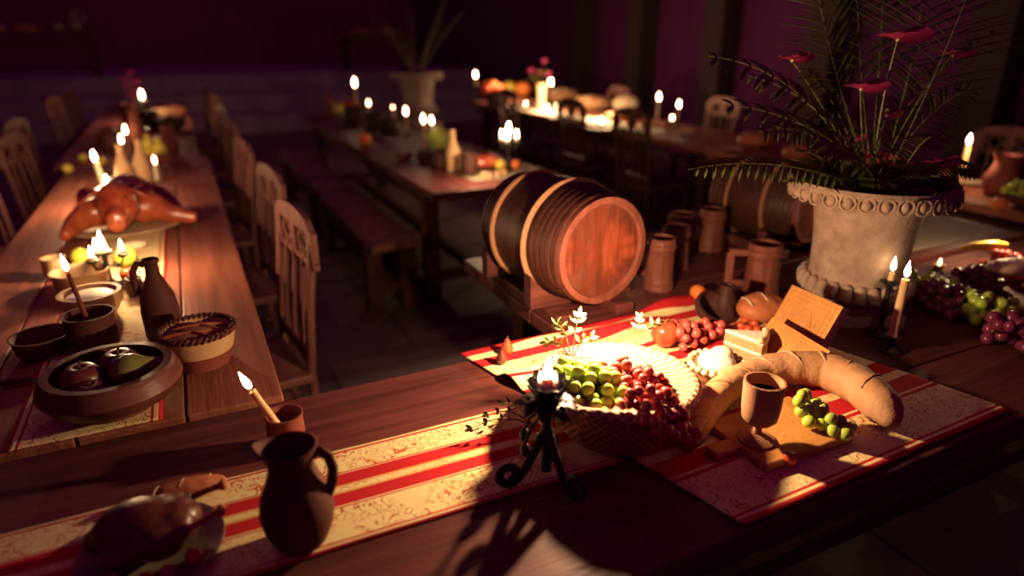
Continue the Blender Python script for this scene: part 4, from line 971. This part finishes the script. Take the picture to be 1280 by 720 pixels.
loaf('round brown loaf right of the far stand of the left row', on(.0 - .08, 7.9), .30, .2, .12, -.3, 'bread_red', 3)
pot('pot', 'tall brown pot left of the far stand of the left row', 'pot', on(-.46, 7.2), potprof(.07, .2), 'clay_red')
pot('pot', 'dark pot in front of the far stand of the left row', 'pot', on(-.30, 6.8), potprof(.11, .16), 'clay_dark')
bk2 = on(-.13, 6.6); pot('bowl', 'dark bowl of purple fruit near the far end of the left row', 'bowl', bk2, bowlprof(.14, .10), 'clay_dark')
for i in range(5): a = i * 1.3; fruit('plum', 'dark plum in the bowl near the far end of the left row', 'plum', bk2 + Vector((.06 * math.cos(a), .06 * math.sin(a), .03 + .03 * (i == 4))), .04, 'apple_dark', 'ball', group='plums in the far dark bowl')
sprig('drooping rose sprig with red heads far down the left row', on(-.45, 8.0, .0), [(-.05, 0, .35), (.03, 0, .42), (.08, 0, .33)], mat='petal', leafL=.06)

# ------------------------------------------------------------------ middle table
def ms(px, yb, r): return AB(px, yb, r)
bottle('orange clay bottle at the far left corner of the middle table', ms(413, 143, .04), 1.15, 'clay_red')
for i, (px, py, mt, lab) in enumerate(((424, 144, 'lemon', 'yellow fruit beside the far orange bottle'), (434, 138, 'orange', 'orange right of the yellow fruit near the far bottle'), (444, 138, 'orange', 'orange furthest right near the far bottle'))):
    fruit('orange', lab, 'fruit', ms(px, py, .04), .058, mt, 'ball', group='round fruits at the far end of the middle table')
def stick(px, yf, yb, lab, lab2, mt='mid', fs=1.4, r=.030, split=.55):
    """candlestick + candle whose flame shows at (px,yf) and foot at (px,yb)"""
    p = A(px, yb); dist = math.hypot(p.x, p.y)
    t_ = tt(yb, ZT); H = (yb - yf) * t_ / .97
    for _ in range(6):
        z = ZT + H; ypx = 360 + F * ((CZ - z) * CP - p.y * SP) / (p.y * CP + (CZ - z) * SP); H += (ypx - yf) * t_ * .9
    H -= .02; hs_ = max(.03, H * split)
    candlestick(lab, p, hs_, r, group='iron candlesticks')
    candle(lab2, p + Vector((0, 0, hs_ * .945)), H - hs_ * .945, .011, fs, mt)
stick(447, 106, 152, 'tall iron candlestick at the far end of the middle table', 'candle highest at the far end of the middle table', fs=1.9)
stick(463, 130, 160, 'iron candlestick second from the left on the middle table', 'candle second from the left on the middle table', fs=1.3, mt='dim')
stick(493, 134, 165, 'iron candlestick in front of the distant urn', 'small dim candle in front of the distant urn', fs=.8, mt='dim')
stick(509, 141, 172, 'iron candlestick left of the striped melon pair', 'candle on a thin stick left of the paired candles', fs=1.5, split=.3)
stick(531, 151, 192, 'iron candlestick with flared foot left of the melon', 'pale candle left of the striped melon', fs=1.4, split=.2, mt='mid')
stick(541, 152, 186, 'iron candlestick hidden behind the melon', 'candle right behind the left melon candle', fs=1.3, split=.4)
fruit('melon', 'striped green melon in the centre of the middle table', 'melon', ms(548, 190, .06), .085, 'melon', 'ball')
bottle('yellow lit bottle right of the melon', ms(567, 216, .04), 1.05, 'clay_pale')
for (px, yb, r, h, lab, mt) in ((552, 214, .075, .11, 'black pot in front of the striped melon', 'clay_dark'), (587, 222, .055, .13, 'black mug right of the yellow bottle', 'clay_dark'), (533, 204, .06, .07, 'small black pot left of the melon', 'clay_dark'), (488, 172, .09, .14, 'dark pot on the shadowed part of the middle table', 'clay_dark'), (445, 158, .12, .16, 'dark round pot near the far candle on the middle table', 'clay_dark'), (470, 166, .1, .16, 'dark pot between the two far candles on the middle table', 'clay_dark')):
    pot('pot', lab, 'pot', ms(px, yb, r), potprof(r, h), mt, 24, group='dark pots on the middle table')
q = ms(607, 218, .13); plate('oval looking platter of roast meat left of the branching candle stand', q, .15, 'silver', name='platter', group=None)
rm = thing('roast_joint', 'glazed roast joint on the middle table platter', 'roast meat', q + Vector((0, 0, .008)), .3)
m = MB(); m.ball((0, 0, .045), (.11, .07, .045)); m.ball((.06, .02, .035), (.06, .05, .035)); m.tube([(-.08, 0, .05), (-.15, .02, .05)], [.03, .012], 10); blob(m, 'meat', 'roast', rm, .008, 4)
b = MB(); b.tube([(-.14, .018, .05), (-.19, .03, .055)], [.008, .011], 8); b.obj('bone', 'bone', rm)
fruit('lemon', 'yellow lemon at the right end of the middle table platter', 'lemon', q + Vector((.09, .0, .035)), .034, 'lemon', 'lemon', tilt=(1.4, .3))
for i, (px, py) in enumerate(((604, 223), (612, 223), (622, 221), (630, 219))):
    p = A(px, py); t_ = pot('cup', 'small pale cup in front of the roast joint on the middle table', 'cup', p, potprof(.018, .03, .003, .95), 'clay_pale', 16, group='small cups on the middle table')
ap = A(644, 212); fruit('apple', 'small red apple right of the branching candle stand foot', 'apple', ap, .034, 'orange')
q = A(636, 214); iron_stand('black branching candle stand at the near end of the middle table', q, .22, 1.0)
melted('top flame of the black stand at the near end of the middle table', q + Vector((0, 0, .21)), 1.0, ('high',), fs=1.5)
for k in range(3):
    a = 2 * PI * k / 3 + .4; melted('flame on a side arm of the middle table stand', q + Vector((.052 * math.cos(a), .052 * math.sin(a), .22 * .78 + .009)), .9, ('mid',), fs=1.2, group='side arm candles of the middle table stand')
pot('bowl', 'small red bowl at the left edge of the middle table', 'bowl', ms(505, 202, .06), bowlprof(.06, .04), 'clay_red')
p = ms(439, 176, .02); fruit('apple', 'pink apple on the left edge of the middle table', 'apple', UV(1.2, 5.0, ZT), .05, 'orange')
# distant urn on a stone pedestal between the middle and right rows
dp = UV(2.35, 7.2, 0); pd = thing('pedestal', 'stone pedestal carrying the distant urn', 'pedestal', dp, ROT)
m = MB(); m.box((0, 0, .05), (.42, .42, .10)); m.box((0, 0, .34), (.32, .32, .48)); m.box((0, 0, .61), (.40, .40, .06)); m.obj('block', 'stone', pd, smooth=False, bevel=.01)
du = urn('dim distant stone urn with bare branches beyond the middle table', Vector((dp.x, dp.y, .64)), 1.5)
m = MB(); st = MB()
for k in range(7):
    a = 2 * PI * k / 7; frond(m, st, (0, 0, .44), (math.cos(a), math.sin(a), 1.7 + .5 * math.sin(k * 2)), .9 + .2 * math.sin(k), .3, .09, 9, .016, start=.4, rr=.006)
o = m.obj('fern_clump', 'leaf', du); st.obj('rachis', 'stem', o)

# ------------------------------------------------------------------ right rows
stick(595, 95, 128, 'iron candlestick at the far left end of the right row', 'candle farthest left on the right row', fs=1.7, mt='mid', split=.7)
stick(688, 104, 128, 'iron candlestick right of the flower vase', 'candle right of the flower vase', fs=1.6, mt='high', split=.6)
stick(821, 123, 158, 'iron candlestick left of the pale chair on the right row', 'left of the two small candles before the pale chair', fs=1.5, mt='mid', split=.3)
stick(846, 132, 163, 'short iron candlestick just left of the pale chair', 'right of the two small candles before the pale chair', fs=1.4, mt='mid', split=.5)
bk3 = AB(614, 126, .16); pot('bowl', 'wide clay bowl of red fruit at the far end of the right row', 'bowl', bk3, bowlprof(.2, .11), 'clay_red')
for i in range(9):
    a = i * 2.4; rr_ = .13 * math.sqrt((i + .5) / 9); fruit('pomegranate', 'red fruit heaped in the wide clay bowl of the right row', 'pomegranate', bk3 + Vector((rr_ * math.cos(a), rr_ * math.sin(a), .06 + .06 * (1 - i / 9))), .065, 'apple_red' if i % 3 else 'orange', 'apple', group='fruit in the wide clay bowl')
pot('pot', 'black round pot left of the flower vase', 'pot', AB(621, 134, .1), potprof(.12, .17), 'clay_dark', 24)
melted('low melted candle glowing behind the black pot on the right row', AB(619, 116, .05), 2.2, ('mid',), fs=1.7)
for i, (px, py, mt, lab) in enumerate(((640, 121, 'lemon', 'yellow green gourd left of the flower vase'), (648, 122, 'orange', 'orange gourd beside the flower vase'))):
    fruit('gourd', lab, 'gourd', AB(px + (6 if i else -4), py, .1), .11, mt, 'apple')
vz = AB(676, 138, .05); pot('vase', 'slender glowing clay vase holding red roses', 'vase', vz, [(a * 1.5, b * 1.45) for a, b in ((0, 0), (.045, 0), (.04, .02), (.03, .08), (.036, .16), (.045, .2), (.04, .2), (.02, .1), (0, .03))], 'clay_pale')
fs_ = thing('rose_bouquet', 'red roses with dark leaves in the slender vase', 'roses', vz + Vector((0, 0, .17)))
m = MB(); l = MB()
for k, (dx, dy, dz) in enumerate(((.03, 0, .34), (-.12, 0, .24), (-.03, .05, .22), (.08, .03, .20))):
    m.tube([(0, 0, 0), (dx * .5, dy * .5, dz * .6), (dx, dy, dz)], .004, 5)
    f = MB()
    for i in range(9): a = i * 2.4; f.leaf((dx, dy, dz), (math.cos(a), math.sin(a), 1.2 - i * .12), (0, 0, 1), .055, .05, -.25)
    f.ball((dx, dy, dz + .02), .022, 10, 7); f.obj('rose', 'petal', fs_)
    for i in range(4): a = i * 1.6 + k; l.leaf((dx * .7, dy * .7, dz * .7), (math.cos(a), math.sin(a), .2), (0, 0, 1), .08, .04)
m.obj('stems', 'stem', fs_); l.obj('leaves', 'leaf', fs_)
for (px, yb, L, W, H, rz, mt, lab) in ((704, 130, .42, .26, .2, .4, 'bread', 'tall loaf right of the flower vase'), (738, 138, .46, .26, .17, -.4, 'bread', 'long golden loaf in the middle of the right row'), (782, 140, .30, .22, .19, .2, 'cream', 'pale round loaf glowing at the end of the long loaf'),
                                    (836, 160, .14, .1, .07, 0, 'bread', 'small roll before the pair of candles'), (776, 152, .36, .18, .09, -.5, 'bread_red', 'flat brown loaf below the pale round loaf')):
    loaf(lab, AB(px, yb, W / 2), L, W, H, rz, mt, 3)
for i, (px, py, lab, s) in enumerate(((657, 133, 'tea light left of the vase foot', 1.6), (684, 139, 'tea light just right of the vase foot', 2.0), (696, 137, 'tea light second right of the vase foot', 2.0), (752, 158, 'tea light before the flat brown loaf', 2.4), (840, 152, 'tea light beside the small roll', 1.7))):
    tealight(lab, A(px, py), s, 'mid')
for i, (px, yb, lab) in enumerate(((750, 164, 'plate with bread lit by the tea light on the right row'), (848, 168, 'empty plate before the pale chair'), (905, 190, 'shadowed plate beyond the fern fronds'))):
    plate(lab, AB(px, yb, .12), .13, 'clay_pale', group=None)
loaf('big brown loaf partly behind the fern, left', AB(945, 186, .1), .30, .2, .13, .2, 'bread_red', 3)
loaf('large brown loaf seen through the fern fronds', AB(1010, 205, .1), .34, .2, .13, -.2, 'bread_red', 3)
rp_ = AB(1090, 225, .1); pot('bowl', 'clay bowl behind the urn foliage on the right table', 'bowl', rp_, bowlprof(.15, .09), 'clay_red')
for i in range(5): a = i * 1.25; fruit('pomegranate', 'red fruit in the clay bowl behind the urn foliage', 'pomegranate', rp_ + Vector((.07 * math.cos(a), .07 * math.sin(a), .05)), .05, 'apple_red', group='fruit behind the urn foliage')
# at the right edge
p = AB(1197, 236, .02); candlestick('low iron foot of the candle beside the white jug', p, .03, .035); candle('tall candle left of the white jug at the right edge', p + Vector((0, 0, .0275)), .20, .016, 1.3, 'mid')
jug('stout pale jug in front of the carved chair at the right edge', AB(1246, 247, .06), .95, 'clay_red', .2, spout=.35)
plate('white saucer between the candle and the pale jug', AB(1211, 232, .05), .07, 'cream', group=None)
q = AB(1290, 264, .08); pot('bowl', 'clay bowl of yellow grapes at the right edge', 'bowl', q, bowlprof(.11, .06), 'clay'); bunch('yellow green grapes in the clay bowl at the right edge', q + Vector((0, 0, .04)), 0, 40, .2, .18, .07, .016, 'grape_green', seed=77)
fruit('apple', 'orange red apple left of the bowl of yellow grapes', 'apple', AB(1246, 266, .03) , .036, 'orange')
loaf('reddish roll before the candle at the right edge', AB(1170, 226, .05), .18, .10, .08, .3, 'bread_red', 3)
loaf('dark roll below the tall candle at the right edge', AB(1182, 246, .05), .2, .11, .06, .1, 'bread_red', 3)

# ------------------------------------------------------------------ tables on the far platform
def far_table(label, px, py, W, n, seed):
    z = 1.42; p = A(px, py + 0, z); u, v = toUV(p); v = max(13.9, min(v, 16)); sc_ = v / toUV(p)[1]; q = Vector((p.x * sc_, p.y * sc_, 0)); u, v = toUV(q)
    table('side_table', label, u - W / 2, u + W / 2, v - .35, v + .35, 'wood_table', 3, 'u', z=1.6, base=.9)
    rr = random.Random(seed)
    return u, v
u_, v_ = far_table('dim table of food on the far platform at left', 40, 64, 2.2, 5, 1)
for i, (du_, h, mt, lab) in enumerate(((-.8, .14, 'bread_red', 'leftmost loaf on the far platform table'), (-.45, .16, 'bread', 'second loaf on the far platform table'), (.0, .14, 'bread_red', 'third loaf on the far platform table'))):
    loaf(lab, UV(u_ + du_, v_, 1.6), .4, .24, h, .3 * i, mt, 3)
jug('tall grey jug on the far platform table at left', UV(u_ + .7, v_, 1.6), 1.7, 'silver', .3)
pot('bowl', 'metal bowl beside the tall grey jug on the far platform', 'bowl', UV(u_ + .45, v_ - .15, 1.6), bowlprof(.18, .12), 'silver')
u2, v2 = far_table('dim table of food on the far platform behind the distant urn', 470, 60, 1.5, 4, 2)
loaf('flat loaf on the far platform table behind the urn', UV(u2 - .3, v2, 1.6), .45, .25, .12, .1, 'bread_red', 3)
loaf('round loaf on the far platform table behind the urn', UV(u2 + .25, v2, 1.6), .3, .25, .14, .1, 'bread', 3)
candlestick('brass candlestick on the far platform table behind the urn', UV(u2, v2, 1.6), .3, .07, 'silver')
# ------------------------------------------------------------------ light
def lamp(name, loc, e, col=(1, .62, .32), r=.012):
    l = bpy.data.lights.new(name, 'POINT'); l.energy = e; l.color = col; l.shadow_soft_size = r
    o = bpy.data.objects.new(name, l); C.objects.link(o); o.location = loc; return o
lamp('added_warm_light', on(-.30, 7.25, .36), 6)  # added near the far stand to brighten the loaf
w = bpy.data.worlds.new('world'); sc.world = w; w.use_nodes = True
w.node_tree.nodes['Background'].inputs[0].default_value = (.90, .05, .58, 1); w.node_tree.nodes['Background'].inputs[1].default_value = .073
lamp('added_warm_light', (.19, 1.27, 1.005), 31)  # added key light with no flame here, throws the basket's shadow forward
lamp('added_warm_light', isl + Vector((0.035, .06, .185)), 10)  # added to strengthen the flames of the left stand
lamp('added_warm_light', UV(-.47, 3.62, .985), 10)  # added in front of the yellow bottles to light them
lamp('added_warm_light', AB(600, 230, .0) + Vector((0, 0, .20)), 11)  # added to brighten the roast joint and bottle
lamp('added_warm_light', AB(688, 140, .0) + Vector((0, 0, .16)), 26)  # added at the vase to light its near side
lamp('added_warm_light', AB(756, 150, .0) + Vector((0, 0, .22)), 30)  # added close to the loaves to brighten them
lamp('added_warm_light', AB(632, 126, .0) + Vector((0, 0, .30)), 16)  # added for the red fruit at the far end
lamp('added_warm_light', AB(1212, 240, .0) + Vector((0, 0, .24)), 2.5)  # added beside the tall candle to brighten jug and chair
lamp('added_warm_light', AB(1236, 335, .0) + Vector((0, 0, .17)), 4.5)  # added over the right fruit heap to lift it
# ------------------------------------------------------------------ camera
cam = bpy.data.cameras.new('camera'); co = bpy.data.objects.new('camera', cam); C.objects.link(co); sc.camera = co
co.location = (0, 0, CZ); co.rotation_euler = (PI / 2 - PITCH, 0, 0)
cam.sensor_width = 36; cam.lens = F / 1280 * 36; cam.clip_start = .05
cam.dof.use_dof = True; cam.dof.focus_distance = 1.42; cam.dof.aperture_fstop = 1.15
sc.view_settings.view_transform = 'Standard'; sc.view_settings.look = 'None'; sc.view_settings.exposure = 0; sc.view_settings.gamma = 1
sc.view_settings.use_curve_mapping = False
sc.cycles.sample_clamp_indirect = 2.0; sc.cycles.max_bounces = 4; sc.cycles.diffuse_bounces = 2
sc.cycles.caustics_reflective = False; sc.cycles.caustics_refractive = False
